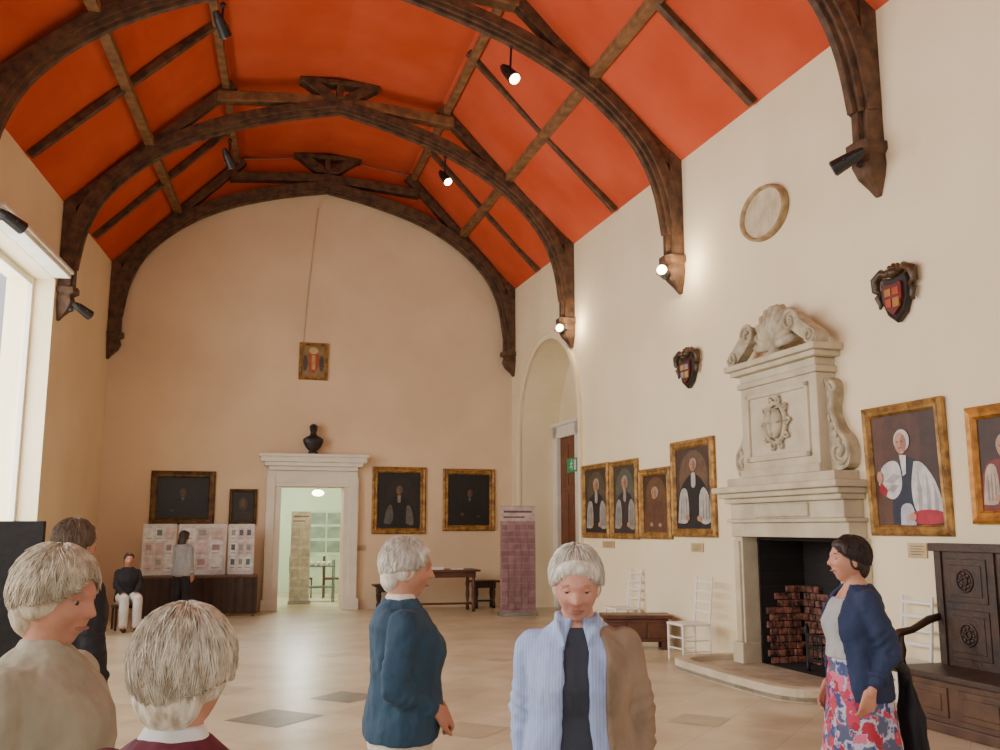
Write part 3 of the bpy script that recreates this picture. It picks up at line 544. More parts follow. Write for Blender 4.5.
# ---------------- furniture ----------------
def chair(label,p,rz):
    T=thing('ladder_back_chair',label,'chair',p,rz,'white ladder-back chairs by the right wall')
    bm=BM(); box(bm,-.21,.21,-.2,.2,.42,.45); obj('seat',bm,white,T,bevel=.01)
    for x in (-.19,.19):
        bm=BM(); cyl(bm,(x,-.18,0),(x,-.18,.44),.015,.018,10); obj('leg',bm,white,T)
        bm=BM(); tube(bm,[(x,.18,0),(x,.18,.45),(x,.24,1.0)],[.015,.018,.013],10); obj('leg',bm,white,T)
    for z in (.58,.70,.82,.94): bm=BM(); y=.18+.06*(z-.45)/.55; box(bm,-.19,.19,y-.008,y+.008,z-.015,z+.015); obj('slat',bm,white,T,bevel=.004)
    for z in (.15,.28):
        for a,b_ in (((-.19,-.18,z),(.19,-.18,z)),((-.19,-.18,z-.03),(-.19,.18,z-.03)),((.19,-.18,z-.03),(.19,.18,z-.03))): bm=BM(); cyl(bm,a,b_,.009); obj('stretcher',bm,white,T)
def nearR(px,py,off): return hit(px,py,WR.p+WR.n*off,WR.n)
p=nearR(688,600,.45); chair('white ladder-back chair just left of the chimneypiece',(p.x,p.y,0),WR.rz)
p=nearR(622,600,.28); chair('white ladder-back chair against the wall behind the low oak chest',(p.x,p.y,0),WR.rz)
p=nearR(895,600,.3); chair('white ladder-back chair behind the woman in the floral dress',(p.x,p.y,0),WR.rz)
p=onfloor(638,648); T=thing('oak_chest','low dark oak chest standing in front of the white chair','chest',(p.x-.03,p.y,0),-.28)
bm=BM(); box(bm,-.42,.42,-.2,.2,.1,.40)
for x in (-.39,-.125,.14): box(bm,x,x+.25,-.215,-.18,.15,.35)
obj('body',bm,medoak,T,bevel=.01); bm=BM(); box(bm,-.47,.47,-.24,.24,.40,.45); obj('lid',bm,medoak,T,bevel=.01)
for x in (-.37,.37):
    for y in (-.16,.16): bm=BM(); box(bm,x-.04,x+.04,y-.04,y+.04,0,.12); obj('foot',bm,medoak,T)
def table(label,p,w,d,h,rz=0,m=medoak,name='wooden_table'):
    T=thing(name,label,'table' if name!='bench' else 'bench',p,rz); bm=BM(); box(bm,-w/2,w/2,-d/2,d/2,h-.04,h); obj('tabletop' if name!='bench' else 'seat',bm,m,T,bevel=.008)
    bm=BM(); box(bm,-w/2+.08,w/2-.08,-d/2+.07,d/2-.07,h-.15,h-.04); obj('apron',bm,m,T)
    for x in (-w/2+.12,w/2-.12):
        for y in (-d/2+.1,d/2-.1): bm=BM(); lathe(bm,[(.035,0),(.035,.1),(.022,.14),(.042,.3),(.03,min(.42,h-.25)),(.045,min(.5,h-.22)),(.03,h-.2),(.04,h-.12)],(x,y,0),10); obj('leg',bm,m,T,smooth=True)
    bm=BM(); box(bm,-w/2+.12,w/2-.12,-.02,.02,.12,.16)
    for x in (-w/2+.12,w/2-.12): box(bm,x-.02,x+.02,-d/2+.1,d/2-.1,.12,.16)
    obj('stretcher',bm,m,T)
    return T
def farp(px,off): q=hit(px,HOR,(0,D-off,0),YN); return (q.x,q.y,0)
p=V(farp(436,.95)); table('long oak table against the far wall between doorway and banner',p,1.65,.7,.8)
for i,(dx,l) in enumerate(((.1,'stack of white leaflets on the long oak table'),(.5,'small open leaflet at the right end of the long oak table'))):
    bm=BM(); box(bm,-.12,.12,-.08,.08,.8,.82+.03*(1-i)); tag(obj('leaflet',bm,white,loc=(p.x+dx-.1,p.y-.1,0)),l,'leaflets')
table('low dark bench at the far wall next to the banner',farp(484,.4),.6,.4,.55,m=darkoak,name='bench')
table('small dark side table at the far wall behind the woman in blue',farp(389,.4),.6,.4,.5,m=darkoak,name='side_table')
a=onfloor(140,620); b_=onfloor(255,620); c=(a+b_)/2; tw=(b_-a).length; TYD=D-.75
T=thing('display_table','dark cloth-covered table carrying display boards by the far wall','table',(c.x,TYD,0)); bm=BM(); box(bm,-tw/2,tw/2,-.35,.35,.7,.74); obj('tabletop',bm,medoak,T,bevel=.006)
bm=BM(); n=60
loft(bm,[[V((-tw/2+tw*i/n,-.34+.015*math.sin(i*1.3),z)) for i in range(n+1)] for z in (.05,.7)],cap=False,closed=False); obj('cloth_front',bm,mat('dark_brown_cloth',(52,38,31),(66,48,37),5,.8),T)
for x in (-tw/2+.06,tw/2-.06):
    for y in (-.3,.3): bm=BM(); box(bm,x-.025,x+.025,y-.025,y+.025,0,.7); obj('leg',bm,medoak,T)
random.seed(3)
bl=['left display board with grey and pink photos','middle display board with printed sheets','right display board with dark landscape photos']
for i,(x0,x1) in enumerate(((142,176),(178,226),(228,254))):
    yy=TYD+.1; A=hit(x0,549,(0,yy,0),YN);B_=hit(x1,549,(0,yy,0),YN); w_=(B_-A).length; zt=hit(200,524,(0,yy,0),YN).z; zb=.74
    T=thing('display_board',bl[i]+' standing on the cloth-covered table','display board',((A.x+B_.x)/2,yy,zb),[.12,0,-.12][i],'display boards')
    bm=BM(); box(bm,-w_/2,w_/2,0,.03,0,zt-zb); obj('board',bm,mat('board_white',(222,220,216),None,5,.8),T)
    sh=[]
    for q in range(3):
        for r_ in range(3):
            x=.06+.31*q; z=.06+.31*r_; col=random.choice([(240,238,234),(228,204,200),(238,236,232),(240,238,232),(216,196,186)])
            sh.append(('r',x,z,x+.27,z+.27,col)); sh.append(('r',x+.03,z+.04,x+.2,z+.06,(170,166,162)))
            if (q+r_)%2 or i==2: sh.append(('r',x+.04,z+.11,x+.2,z+.23,random.choice([(110,124,120),(176,146,140),(90,100,104),(160,160,150)])))
    cv=canvas(w_*.96,(zt-zb)*.94,sh,T,nm='printed_sheets',bg=(226,222,216),y=-.002); cv.location=(0,0,(zt-zb)/2)
A=atF(5,528,8.5); B_=atF(45,528,8.5); zt=atF(25,521,8.5).z
T=thing('display_screen','black free-standing display screen at the left edge below the window','display board',((A.x+B_.x)/2,(A.y+B_.y)/2,0),-th)
bm=BM(); box(bm,-.35,.18,-.02,.02,.3,zt); obj('panel',bm,mat('black_felt',(30,30,32),(40,38,40),20,.9),T,bevel=.01)
for x in (-.3,.13): bm=BM(); cyl(bm,(x,0,0),(x,0,zt),.018); box(bm,x-.02,x+.02,-.2,.2,0,.03); obj('leg',bm,black,T)
# settle
p0=nearR(944,600,.0); s0=sR(p0)
T=thing('oak_settle','dark carved oak settle with high panelled back against the right wall','settle'); T.matrix_world=MR@Matrix.Translation((s0,0,0)); L=2.4
bm=BM(); box(bm,0,L,-.08,-.02,.42,1.42); box(bm,-.03,L+.03,-.11,-.0,1.40,1.47)
for i in range(4):
    x=.06+i*.59; box(bm,x,x+.04,-.1,0,.42,1.4)
    for z0,z1 in ((.52,.92),(.98,1.34)):
        for q in (0,.05): box(bm,x+.08+q,x+.53-q,-.09-q*.15,-.02,z0+q,z1-q)
        for r_ in (.03,.09): tube(bm,[V((x+.305+r_*math.cos(t_),-.102,(z0+z1)/2+r_*math.sin(t_))) for t_ in [2*PI*j/16 for j in range(17)]],.01,6)
        for j in range(8): a=2*PI*j/8; sph(bm,(x+.305+.06*math.cos(a),-.102,(z0+z1)/2+.06*math.sin(a)),(.018,.012,.018),6)
box(bm,L-.04,L,-.1,0,.42,1.4); obj('back_panel',bm,darkoak,T,bevel=.004)
bm=BM(); box(bm,-.03,L+.03,-.58,-.02,.4,.45); obj('seat',bm,darkoak,T,bevel=.01)
bm=BM(); box(bm,0,L,-.54,-.04,.06,.4)
for i in range(4): x=.06+i*.59; box(bm,x+.04,x+.52,-.555,-.5,.12,.35); box(bm,x+.1,x+.46,-.565,-.5,.17,.3)
box(bm,-.02,L+.02,-.57,-.02,0,.08); obj('base',bm,mat('settle_oak',(92,62,38),(66,42,26),6,.4,.4,bs=25,bd=.006),T,bevel=.008)
for x in (.03,L-.03):
    bm=BM(); tube(bm,[(x,-.06,.85),(x,-.2,.82),(x,-.38,.74),(x,-.52,.72),(x,-.57,.68),(x,-.55,.64)],[.03,.035,.03,.035,.03,.02],10); lathe(bm,[(.035,.45),(.025,.5),(.04,.58),(.025,.66),(.03,.72)],(x,-.5,0),10); obj('armrest',bm,darkoak,T,smooth=True)
# ---------------- people ----------------
def g_(a,c,s): return math.exp(-((a-c)/s)**2)
def head(bm,M):
    q=bmesh.ops.create_uvsphere(bm,u_segments=64,v_segments=52,radius=1)
    for v in q['verts']:
        x,y,z=v.co; X=.071*x; Y=.095*y; Z=.118*z
        if z<0:
            t=-z; X*=1-.25*t*t
            if y<0: Y*=1-.35*t
            else: Y*=1-.05*t; X*=1-.06*t
        if y>0:
            fz=0
            if z<.14: fz=min(1,(.14-z)/.34)
            if z<-.2: fz=max(0,1-(-.2-z)/.1)
            Y+=.027*math.exp(-(x/(.12+.1*fz))**2)*fz
            Y-=.014*g_(abs(x),.42,.2)*g_(z,.07,.12)
            Y+=.006*g_(z,.24,.09)*g_(x,0,.6)
            Y+=.007*g_(x,0,.3)*g_(z,-.50,.09); Y-=.004*g_(z,-.51,.03)*g_(x,0,.25)
            Y+=.010*g_(x,0,.3)*g_(z,-.84,.14); Y-=.004*g_(x,0,.3)*g_(z,-.66,.05)
            Y+=.007*g_(abs(x),.55,.22)*g_(z,-.18,.18); Y-=.008*g_(abs(x),.44-.2*(z+.4),.07)*g_(z,-.40,.18)
        v.co=M@V((X,Y,Z))
    for sg in (-1,1): sph(bm,(sg*.072,-.008,-.005),(.011,.02,.033),12,M)
def hand(bm,w,d,n,side,curl=.5):
    d=V(d).normalized(); n=V(n); n=(n-d*n.dot(d)).normalized(); t=d.cross(n)*side
    w=V(w)
    for i in range(4):
        o=(.030-.02*i); k=w+d*(.085-.004*abs(i-1))+t*o
        cone(bm,w+t*o*.6,.017,k,.0125,8)
        ln=[.040,.045,.042,.032][i]; p=k; a=curl*.5
        for j,q in enumerate((1,.65,.5)):
            dd=d*math.cos(a)+n*math.sin(a); e=p+dd*ln*q; cone(bm,p,.0105-.001*j,e,.0095-.001*j,8); p=e; a+=curl*.9
    b0=w+d*.025+t*.022; b1=b0+d*.03+t*.028+n*.012; b2=b1+d*.032+t*.006+n*.012; b3=b2+d*.024+n*.008
    cone(bm,b0,.016,b1,.013,8); cone(bm,b1,.0125,b2,.0105,8); cone(bm,b2,.0105,b3,.009,8)
TOR=[(.78,.150,.11,0),(.88,.163,.12,0),(.98,.145,.112,.006),(1.08,.13,.105,.01),(1.18,.138,.115,.015),(1.27,.145,.105,.0),(1.325,.12,.08,-.01),(1.36,.072,.06,-.012),(1.39,.053,.05,-.01)]
def tor(z):
    for a,b in zip(TOR,TOR[1:]):
        if a[0]<=z<=b[0]:
            t=(z-a[0])/(b[0]-a[0]); return [a[i]+(b[i]-a[i])*t for i in range(1,4)]
    return list(TOR[0][1:]) if z<TOR[0][0] else list(TOR[-1][1:])
def trings(z0,z1,inf,belly=0,bust=.02,flare=0,m=10):
    out=[]
    for i in range(m+1):
        z=z0+(z1-z0)*i/m; rx,ry,cy=tor(z); q=inf*(1 if z<1.30 else max(.35,1-(z-1.30)/.14))
        bl=belly*g_(z,.98,.14); bu=bust*g_(z,1.17,.07); fl=flare*max(0,(.95-z)/.2)
        out.append(((0,cy+(bl+bu)*.5,z),rx+q+bl*.5+fl,ry+q+bl*.5+bu*.5+fl))
    return out
def carc(bm,rs,gap,th=.018,n=30,arc=None):
    rings_=[]
    for k,(c,rx,ry) in enumerate(rs):
        gp=gap[0]+(gap[1]-gap[0])*k/(len(rs)-1); s0,s1=(PI/2+gp,PI/2+2*PI-gp) if not arc else arc
        A=[s0+(s1-s0)*i/n for i in range(n+1)]
        o=[V((c[0]+rx*math.cos(a),c[1]+ry*math.sin(a),c[2])) for a in A]; i_=[V((c[0]+(rx-th)*math.cos(a),c[1]+(ry-th)*math.sin(a),c[2])) for a in A[::-1]]
        rings_.append(o+i_)
    loft(bm,rings_)
def locks(bm,M,hv,n,ln,seed,curl=.3):
    rnd=random.Random(seed)
    for _ in range(n):
        ph=rnd.uniform(0,2*PI); fr=max(0,math.sin(ph)); bk=max(0,-math.sin(ph)); sd=abs(math.cos(ph))
        tm=1.75*sd*sd+1.0*fr*fr+2.25*bk*bk
        t0=tm*math.sqrt(rnd.random())*.97; pts=[]; k=rnd.uniform(.985,1.045); dph=rnd.uniform(-curl,curl)+curl*.5*math.sin(ph*3+seed); fly=rnd.random()**3*.07
        for j in range(6):
            t=min(t0+ln*j/5,tm+.16); p_=ph+dph*j/5; kk=k+(.008*math.sin(j*1.3+ph*5))+fly*j/5
            pts.append(M@V((.087*hv*kk*math.sin(t)*math.cos(p_),-.02+.098*hv*kk*math.sin(t)*math.sin(p_),.03+.1*hv*kk*math.cos(t))))
        if (pts[0]-pts[-1]).length<.012: continue
        if all((pts[j]-pts[j+1]).length>1e-4 for j in range(5)): tube(bm,pts,[.0008,.0018,.002,.0018,.0012,.0004],3)
def person(label,px,ytop,F,ang,P,name='person'):
    top=atF(px,ytop,F); H=P.get('H') or top.z; s=H/1.615 if not P.get('seat') else 1
    a=R(ang); fc=hd*math.cos(a)+rt*math.sin(a); rz=math.atan2(-fc.x,fc.y)
    hx,hy,hz=P.get('hoff',(0,.02,0)); hz-=.015; lean=P.get('lean',0)
    off=V((hx,hy+lean*(1.5-.9),0))*s; off.rotate(Matrix.Rotation(rz,3,'Z'))
    T=thing(name,label,'person',(top.x-off.x,top.y-off.y,0),rz,None,s)
    vox=P.get('vox',.006); sk=P.get('skin',skin); drop=P.get('drop',0)
    yaw,pt=P.get('head',(0,0)); roll=P.get('roll',0)
    HM=Matrix.Translation((hx,hy,1.505+hz))@Matrix.Rotation(R(yaw),4,'Z')@Matrix.Rotation(R(-pt),4,'X')@Matrix.Rotation(R(roll),4,'Y')
    def upf(bm):
        for v in bm.verts:
            if v.co.z>.9: v.co.y+=lean*(v.co.z-.9)
            v.co.z-=drop
    bm=BM(); head(bm,HM); nb=V((0,-.012,1.34)); cone(bm,nb,.055,HM@V((0,-.02,-.06)),.051,16)
    loft(bm,[ring((0,cy,z),rx,ry) for z,rx,ry,cy in TOR])
    arms=P['arms']
    for sg in (-1,1):
        sh=V((sg*.15,-.005,1.29)); e,w,d,n,cu=arms[sg]; e=V(e);w=V(w)
        cone(bm,sh,.044,e,.034); cone(bm,e,.035,w,.025); hand(bm,w,d,n,-sg,cu)
    upf(bm)
    legs=P.get('legs') or {sg:((sg*.08,0,.86),(sg*.088,.025,.46),(sg*.09,-.015,.09)) for sg in (-1,1)}
    for sg in (-1,1):
        h_,k_,an=[V(q) for q in legs[sg]]; cone(bm,h_,.084,k_,.053); cone(bm,k_,.053,an,.036); cone(bm,an,.036,an+V((0,.12,-.05)),.03)
    obj('body',bm,sk,T,vox=vox,sm=1)
    lr,lz=P.get('lid',(.0045,0))
    for sg in (-1,1):
        bm=BM(); sph(bm,(sg*.031,.064,.008),(.0135,.0135,.0085),14,HM); sph(bm,(sg*.031,.074,.006),(.0065,.006,.006),10,HM,1); upf(bm); ey=obj('eye',bm,[mat('eye_white',(176,160,150),None,5,.4),mat('iris',(56,52,54),None,5,.3)],T,smooth=True)
        bm=BM(); tube(bm,[HM@V(q) for q in ((sg*.012,.081,.016-lz),(sg*.03,.0790,.019-lz),(sg*.046,.0715,.013-lz))],[.002,lr,.002],6); upf(bm); obj('eyelid',bm,sk,ey,smooth=True)
        bm=BM(); tube(bm,[HM@V(q) for q in ((sg*.014,.0855,.029),(sg*.03,.0865,.034),(sg*.048,.077,.028))],[.002,.003,.0015],6); upf(bm); obj('eyebrow',bm,P.get('brow',mat('grey_brow',(172,142,118),None,9,.7)),T)
    bm=BM(); tube(bm,[HM@V(q) for q in ((-.022,.078,-.057),(-.01,.0915,-.056),(0,.0925,-.057),(.01,.0915,-.056),(.022,.078,-.057))],[.002,.0034,.0038,.0034,.002],8); upf(bm); obj('lips',bm,mat('lips',(164,102,90),None,9,.5),T,smooth=True)
    bm=BM(); hv=P.get('hairv',1.0); sph(bm,(0,-.022,.03),(.081*hv,.091*hv,.093*hv),24,HM); sph(bm,(0,.045,.076),(.06*hv,.038,.030*hv),16,HM); sph(bm,(0,-.062,-.03),(.068*hv,.046*hv,.068*hv),16,HM)
    if P.get('long'): sph(bm,(0,-.07,-.1),(.08,.05,.14),16,HM)
    for sg in (-1,1): sph(bm,(sg*.063*hv,-.02,.002),(.02*hv,.045,.052),14,HM); sph(bm,(sg*.06,.03,.048),(.016,.03,.034),12,HM)
    upf(bm); hr=obj('hair',bm,P['hair'],T,vox=.008,disp=(.006*P.get('fluff',1),.03))
    if P.get('locks',1):
        bm=BM(); locks(bm,HM,hv,P.get('nl',3500),P.get('ll',.5),int(px),P.get('curl',.25)); upf(bm); obj('hair_strands',bm,P['hair'],hr,smooth=True)
    if P.get('skirt'):
        sm_,z0,fl=P['skirt']; bm=BM(); rs=[]
        for i in range(12):
            z=z0+(1.0-z0)*i/11; t=1-i/11; rx,ry,cy=tor(max(z,.8)); L_=[]
            for k in range(60):
                a=2*PI*k/60; w_=1+.05*t*math.sin(7*a)+.02*t*math.sin(13*a+1); L_.append(V(((rx+.02+fl*t)*math.cos(a)*w_,cy+(ry+.02+fl*t)*math.sin(a)*w_,z)))
            rs.append(L_)
        loft(bm,rs)
        loft(bm,[ring(c,rx,ry) for c,rx,ry in trings(.98,P.get('dresstop',1.3),.012,P.get('belly',0))])
        obj('dress',bm,sm_,T,vox=.009,disp=(.006,.12))
    else:
        bm=BM(); loft(bm,[ring(c,rx,ry) for c,rx,ry in trings(.8,.98,.015,P.get('belly',0),0,m=4)])
        for v in bm.verts: v.co.z-=drop
        for sg in (-1,1):
            h_,k_,an=[V(q) for q in legs[sg]]; cone(bm,h_,.1,k_,.075,16); cone(bm,k_,.075,an.lerp(k_,.02),.068,16)
        obj('trousers',bm,P['trousers'],T,vox=.011,disp=(.01,.14))
    for sg in (-1,1):
        an=V(legs[sg][2]); bm=BM(); cone(bm,an+V((0,-.02,-.045)),.042,an+V((0,.13,-.055)),.036,14)
        for v in bm.verts: v.co.z=max(v.co.z,.002)
        obj('shoe',bm,P.get('shoe',black),T,vox=.008)
    for tp in P['tops']:
        bm=BM(); inf=tp['inf']; rs=trings(tp['hem'],tp.get('neck',1.38),inf,P.get('belly',0)+tp.get('b',0),tp.get('bust',.025),flare=tp.get('flare',0))
        if tp.get('gap'): carc(bm,rs,tp['gap'],tp.get('th',.026),arc=tp.get('arc'))
        else: loft(bm,[ring(c,rx,ry,28) for c,rx,ry in rs])
        if tp.get('lapel'):
            for sg in (-1,1): tube(bm,[(sg*.055,-.05,1.395),(sg*.068,.01,1.385),(sg*.06,.07,1.35),(sg*.035,.115,1.30)],[.010,.013,.016,.006],8)
        if tp.get('sleeve'):
            for sg in tp.get('sides',(-1,1)):
                e,w,d,n,cu=arms[sg]; e=V(e);w=V(w); sh=V((sg*.145,-.005,1.285)); r_=tp.get('sr',1)
                cone(bm,sh,.064*r_,e,.052*r_,16); q=e.lerp(w,tp['sleeve']-1) if tp['sleeve']>1 else None
                if q is not None: cone(bm,e,.051*r_,q,.04*r_,16)
                for k_,(A_,B2,rr) in enumerate(((sh,e,.056),(e,q if q is not None else e+V((0,0,-.1)),.049))):
                    for m_ in (.55,.72,.88) if k_==0 else (.12,.3,.85):
                        pc=A_.lerp(B2,m_); x_,y_=basis(B2-A_); x_=x_+(B2-A_).normalized()*.35*(1 if k_ else -1)
                        tube(bm,[pc+(x_*math.cos(t_)+y_*math.sin(t_))*rr*r_ for t_ in [2*PI*j/12 for j in range(13)]],.008,6)
        upf(bm); obj(tp['name'],bm,tp['m'],T,vox=.0085,disp=(tp.get('fold',.012),tp.get('fs',.11)),sm=2)
    return T
def hm(n,a,b): return mat(n,a,b,60,.6,.3,stretch=(1,1,.3),bs=160,bd=.002)
hairw=hm('white_hair',(226,220,208),(182,171,154)); hairg=hm('silver_blond_hair',(220,208,184),(166,150,124)); hairs=hm('silver_white_hair',(226,216,196),(168,154,132))
haird=hm('dark_hair',(38,28,26),(60,44,36)); hairb=hm('brown_grey_hair',(124,104,84),(88,70,56))
def fab(n,a,b=None,sc=8,**k): return mat(n,a,b,sc,.85,.6,bs=13,bd=.035,stretch=(1,1,.55),**k)
navy=fab('navy_knit',(42,56,90),(32,44,72)); teal=fab('teal_blue_knit',(46,76,98),(34,60,80)); cream=fab('cream_cotton',(224,214,200))
dknavy=fab('dark_navy_tshirt',(54,58,70)); beige=fab('grey_beige_linen',(176,168,148),(148,140,118)); maroon=fab('maroon_knit',(104,34,50),(84,26,40)); blackf=fab('black_cloth',(34,32,36)); whitec=fab('white_cotton',(226,224,220)); greyt=fab('grey_top',(180,180,180)); lgrey=fab('light_grey_cotton',(160,158,156)); taupe=fab('taupe_cardigan',(152,130,108),(126,106,84))
tt=fab('blue_striped_cotton',(160,178,218),(144,164,208)); nt=tt.node_tree; b=nt.nodes['Principled BSDF']; src=b.inputs['Base Color'].links[0].from_socket
tc=nt.nodes.new('ShaderNodeTexCoord'); wv=nt.nodes.new('ShaderNodeTexWave'); wv.inputs['Scale'].default_value=30; wv.inputs['Distortion'].default_value=.8; nt.links.new(tc.outputs['Object'],wv.inputs['Vector'])
crr=nt.nodes.new('ShaderNodeValToRGB'); crr.color_ramp.elements[0].position=.55; crr.color_ramp.elements[1].position=.75; crr.color_ramp.elements[0].color=(0,0,0,1); crr.color_ramp.elements[1].color=(.25,.25,.25,1); nt.links.new(wv.outputs[0],crr.inputs[0])
mx=nt.nodes.new('ShaderNodeMix'); mx.data_type='RGBA'; nt.links.new(crr.outputs[0],mx.inputs[0]); nt.links.new(src,mx.inputs[6]); mx.inputs[7].default_value=lin((206,214,236)); nt.links.new(mx.outputs[2],b.inputs['Base Color'])
down=lambda sg:((sg*.19,-.02,1.05),(sg*.185,.05,.83),(0,.15,-1),(-sg,0.2,0),.5)
fwd=lambda sg:((sg*.18,.0,1.05),(sg*.12,.2,.98),(-sg*.7,.7,-.1),(-sg*.2,-.2,-1),.8)
person('white-haired woman in a dark teal-blue jumper, standing in profile facing right',408,538,3.8,78,dict(hair=hairw,head=(0,6),hoff=(0,.015,0),lean=.01,arms={1:((.185,-.05,1.05),(.12,.11,.965),(-.4,.8,-.4),(-.5,-.3,-.7),1.0),-1:((-.185,-.05,1.05),(-.12,.12,.965),(.4,.8,-.4),(.5,-.3,-.7),1.0)},belly=.02,trousers=cream,tops=[dict(name='jumper',m=teal,inf=.028,hem=.84,sleeve=1.9,fold=.024),dict(name='shirt_collar',m=cream,inf=.018,hem=1.32,neck=1.395,fold=.003)]))
person('white-haired woman in light blue shirt and taupe layer, facing the camera',576,545,3.05,188,dict(hair=hairw,skin=skinp,head=(4,18),hoff=(0,.05,-.005),lean=.03,lid=(.0075,.004),arms={1:((.185,-.03,1.05),(.17,.06,.83),(0,.2,-1),(-1,0,0),.5),-1:((-.195,-.03,1.05),(-.18,.06,.83),(0,.2,-1),(1,0,0),.5)},belly=.015,trousers=cream,hairv=1.0,curl=.12,tops=[dict(name='t_shirt',m=dknavy,inf=.012,hem=.9,neck=1.35,fold=.006),dict(name='blue_shirt',m=tt,inf=.026,hem=.84,neck=1.385,gap=(.38,.2),lapel=1,sleeve=1.93,sr=.94,fold=.024),dict(name='taupe_layer',m=taupe,inf=.04,hem=.82,neck=1.36,gap=(0,0),arc=(PI/2+.6,PI/2+2.6),sides=(-1,),sleeve=1.9,sr=1.04,fold=.018),dict(name='waistband',m=cream,inf=.030,hem=.8,neck=.87,fold=.004)]))
floral=bpy.data.materials.new('floral_print'); floral.use_nodes=True; nt=floral.node_tree; b=nt.nodes['Principled BSDF']; b.inputs['Roughness'].default_value=.8
tc=nt.nodes.new('ShaderNodeTexCoord'); nz=nt.nodes.new('ShaderNodeTexNoise'); nz.inputs['Scale'].default_value=26; nt.links.new(tc.outputs['Object'],nz.inputs['Vector']); mv=nt.nodes.new('ShaderNodeMix'); mv.data_type='VECTOR'; mv.inputs[0].default_value=.10; nt.links.new(tc.outputs['Object'],mv.inputs[4]); nt.links.new(nz.outputs['Color'],mv.inputs[5])
vo=nt.nodes.new('ShaderNodeTexVoronoi'); vo.inputs['Scale'].default_value=19; nt.links.new(mv.outputs[1],vo.inputs['Vector']); sp=nt.nodes.new('ShaderNodeSeparateColor'); nt.links.new(vo.outputs['Color'],sp.inputs[0])
cr=nt.nodes.new('ShaderNodeValToRGB'); cr.color_ramp.interpolation='CONSTANT'; E=cr.color_ramp.elements; E[0].color=lin((190,56,86)); E[1].position=.26; E[1].color=lin((62,72,124)); e=E.new(.5); e.color=lin((206,104,130)); e=E.new(.64); e.color=lin((168,40,60)); e=E.new(.78); e.color=lin((84,92,120)); nt.links.new(sp.outputs[0],cr.inputs[0])
c2=nt.nodes.new('ShaderNodeValToRGB'); c2.color_ramp.elements[0].position=.6; c2.color_ramp.elements[1].position=.74; nt.links.new(vo.outputs['Distance'],c2.inputs[0]); mx=nt.nodes.new('ShaderNodeMix'); mx.data_type='RGBA'; nt.links.new(c2.outputs[0],mx.inputs[0]); nt.links.new(cr.outputs[0],mx.inputs[6]); mx.inputs[7].default_value=lin((184,184,204)); nt.links.new(mx.outputs[2],b.inputs['Base Color'])
PW=person('dark-haired woman in navy cardigan and floral dress by the fireplace, facing left',847,536,4.9,268,dict(hair=haird,brow=haird,head=(0,-2),fluff=.7,arms={1:((.18,-.02,1.05),(.15,.1,.85),(-.1,.4,-1),(-1,0,0),.6),-1:((-.2,-.09,1.05),(-.2,.03,.85),(.05,.25,-1),(1,.1,0),.7)},belly=.02,skirt=(floral,.42,.07),tops=[dict(name='grey_top',m=greyt,inf=.018,hem=1.0,neck=1.3,fold=.006),dict(name='cardigan',m=navy,inf=.036,hem=.80,neck=1.37,gap=(.95,.6),flare=.02,sleeve=1.75,fold=.022)]))
T=thing('draped_coat','soft black coat hanging close behind the woman in the floral dress','coat',PW.location,PW.rotation_euler.z,None,PW.scale[0])
bm=BM(); rs=[]
for i in range(12):
    z=.90-.42*i/11; w_=.035+.045*min(1,i/4); L_=[]
    for k in range(40):
        a=2*PI*k/40; q=1+.12*math.sin(5*a+.5*i)+.06*math.sin(9*a); L_.append(V((-.06+w_*1.3*math.cos(a)*q,-.215-.004*i+w_*.55*math.sin(a)*q,z+.02*math.sin(3*a))))
    rs.append(L_)
loft(bm,rs); obj('coat_cloth',bm,blackf,T,smooth=True,disp=(.02,.08))
bm=BM(); tube(bm,[(-.2,-.06,1.0),(-.17,-.13,.985),(-.1,-.19,.95),(-.06,-.215,.88)],[.02,.026,.03,.035],12); obj('coat_sleeve',bm,blackf,T,smooth=True)
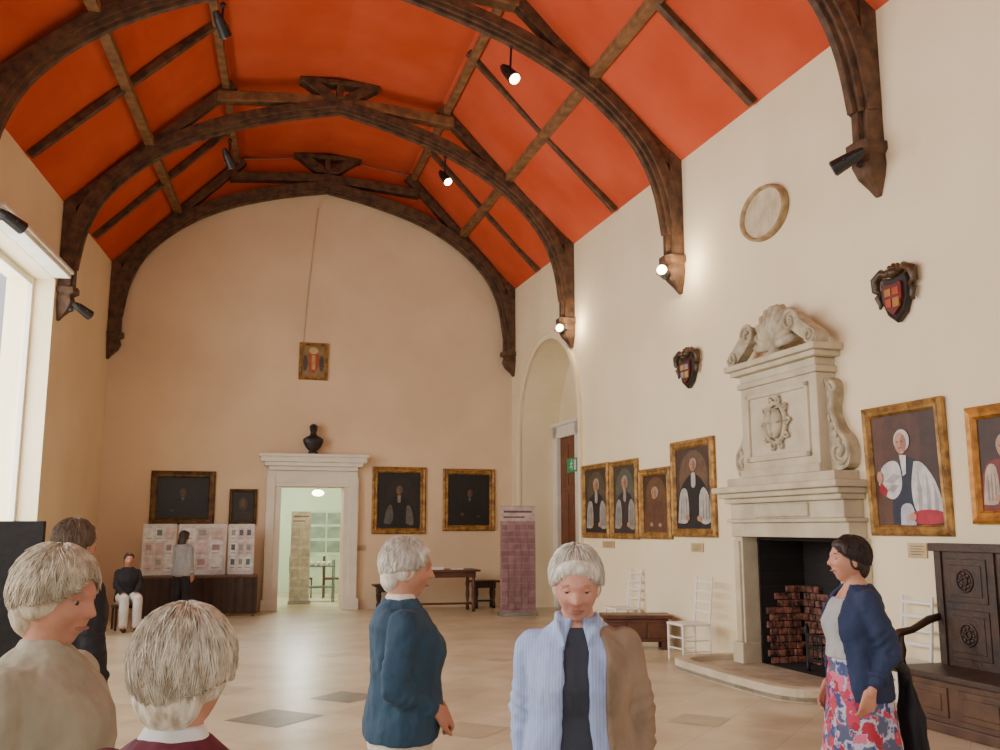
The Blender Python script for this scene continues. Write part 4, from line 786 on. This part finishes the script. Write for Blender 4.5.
person('silver-blond woman in a grey-beige top at the left picture edge, turned right',62,551,2.4,96,dict(hair=hairg,head=(-5,8),hairv=1.12,hoff=(0,.02,0),arms={1:down(1),-1:down(-1)},belly=.02,trousers=cream,nl=5000,tops=[dict(name='blouse',m=beige,inf=.03,hem=.8,sleeve=1.9,fold=.024),dict(name='collar',m=beige,inf=.022,hem=1.32,neck=1.395,fold=.003)]))
person('white-haired person in a maroon jumper seen from behind in the foreground',190,611,1.8,10,dict(hair=hairs,head=(-3,2),hairv=1.12,hoff=(0,.03,0),arms={1:down(1),-1:down(-1)},belly=.02,trousers=blackf,nl=6500,ll=.7,tops=[dict(name='jumper',m=maroon,inf=.03,hem=.8,sleeve=1.9),dict(name='shirt_collar',m=whitec,inf=.02,hem=1.32,neck=1.40,fold=.003)]))
person('person in black with grey-brown hair behind the silver-blond woman',78,519,4.7,25,dict(hair=hairb,arms={1:down(1),-1:down(-1)},belly=.02,trousers=blackf,vox=.01,tops=[dict(name='jacket',m=blackf,inf=.032,hem=.78,sleeve=1.9)]))
person('distant dark-haired person in a grey top standing before the display boards',185,530,17.0,20,dict(hair=haird,brow=haird,locks=0,long=1,arms={1:down(1),-1:fwd(-1)},trousers=blackf,vox=.012,tops=[dict(name='grey_top',m=lgrey,inf=.035,hem=.8,sleeve=1.9)]))
lg={sg:((sg*.085,0,.5),(sg*.1,.42,.5),(sg*.1,.42,.09)) for sg in (-1,1)}
ps=person('distant person in black with white trousers seated left of the display table',130,546,15.6,150,dict(seat=1,drop=.40,hair=haird,brow=haird,locks=0,legs=lg,arms={1:((.18,.1,1.08),(.1,.32,.98),(0,1,-.2),(0,0,-1),.6),-1:((-.18,.1,1.08),(-.1,.32,.98),(0,1,-.2),(0,0,-1),.6)},trousers=whitec,vox=.012,H=1.625,tops=[dict(name='black_top',m=blackf,inf=.035,hem=.84,sleeve=1.9)]))
T=thing('stool','small dark stool under the distant seated person','stool',ps.location,ps.rotation_euler.z); bm=BM(); box(bm,-.2,.2,-.2,.2,.34,.38); obj('seat',bm,darkoak,T,bevel=.01)
for x in (-.17,.17):
    for y in (-.17,.17): bm=BM(); cyl(bm,(x,y,0),(x,y,.35),.018); obj('leg',bm,darkoak,T)
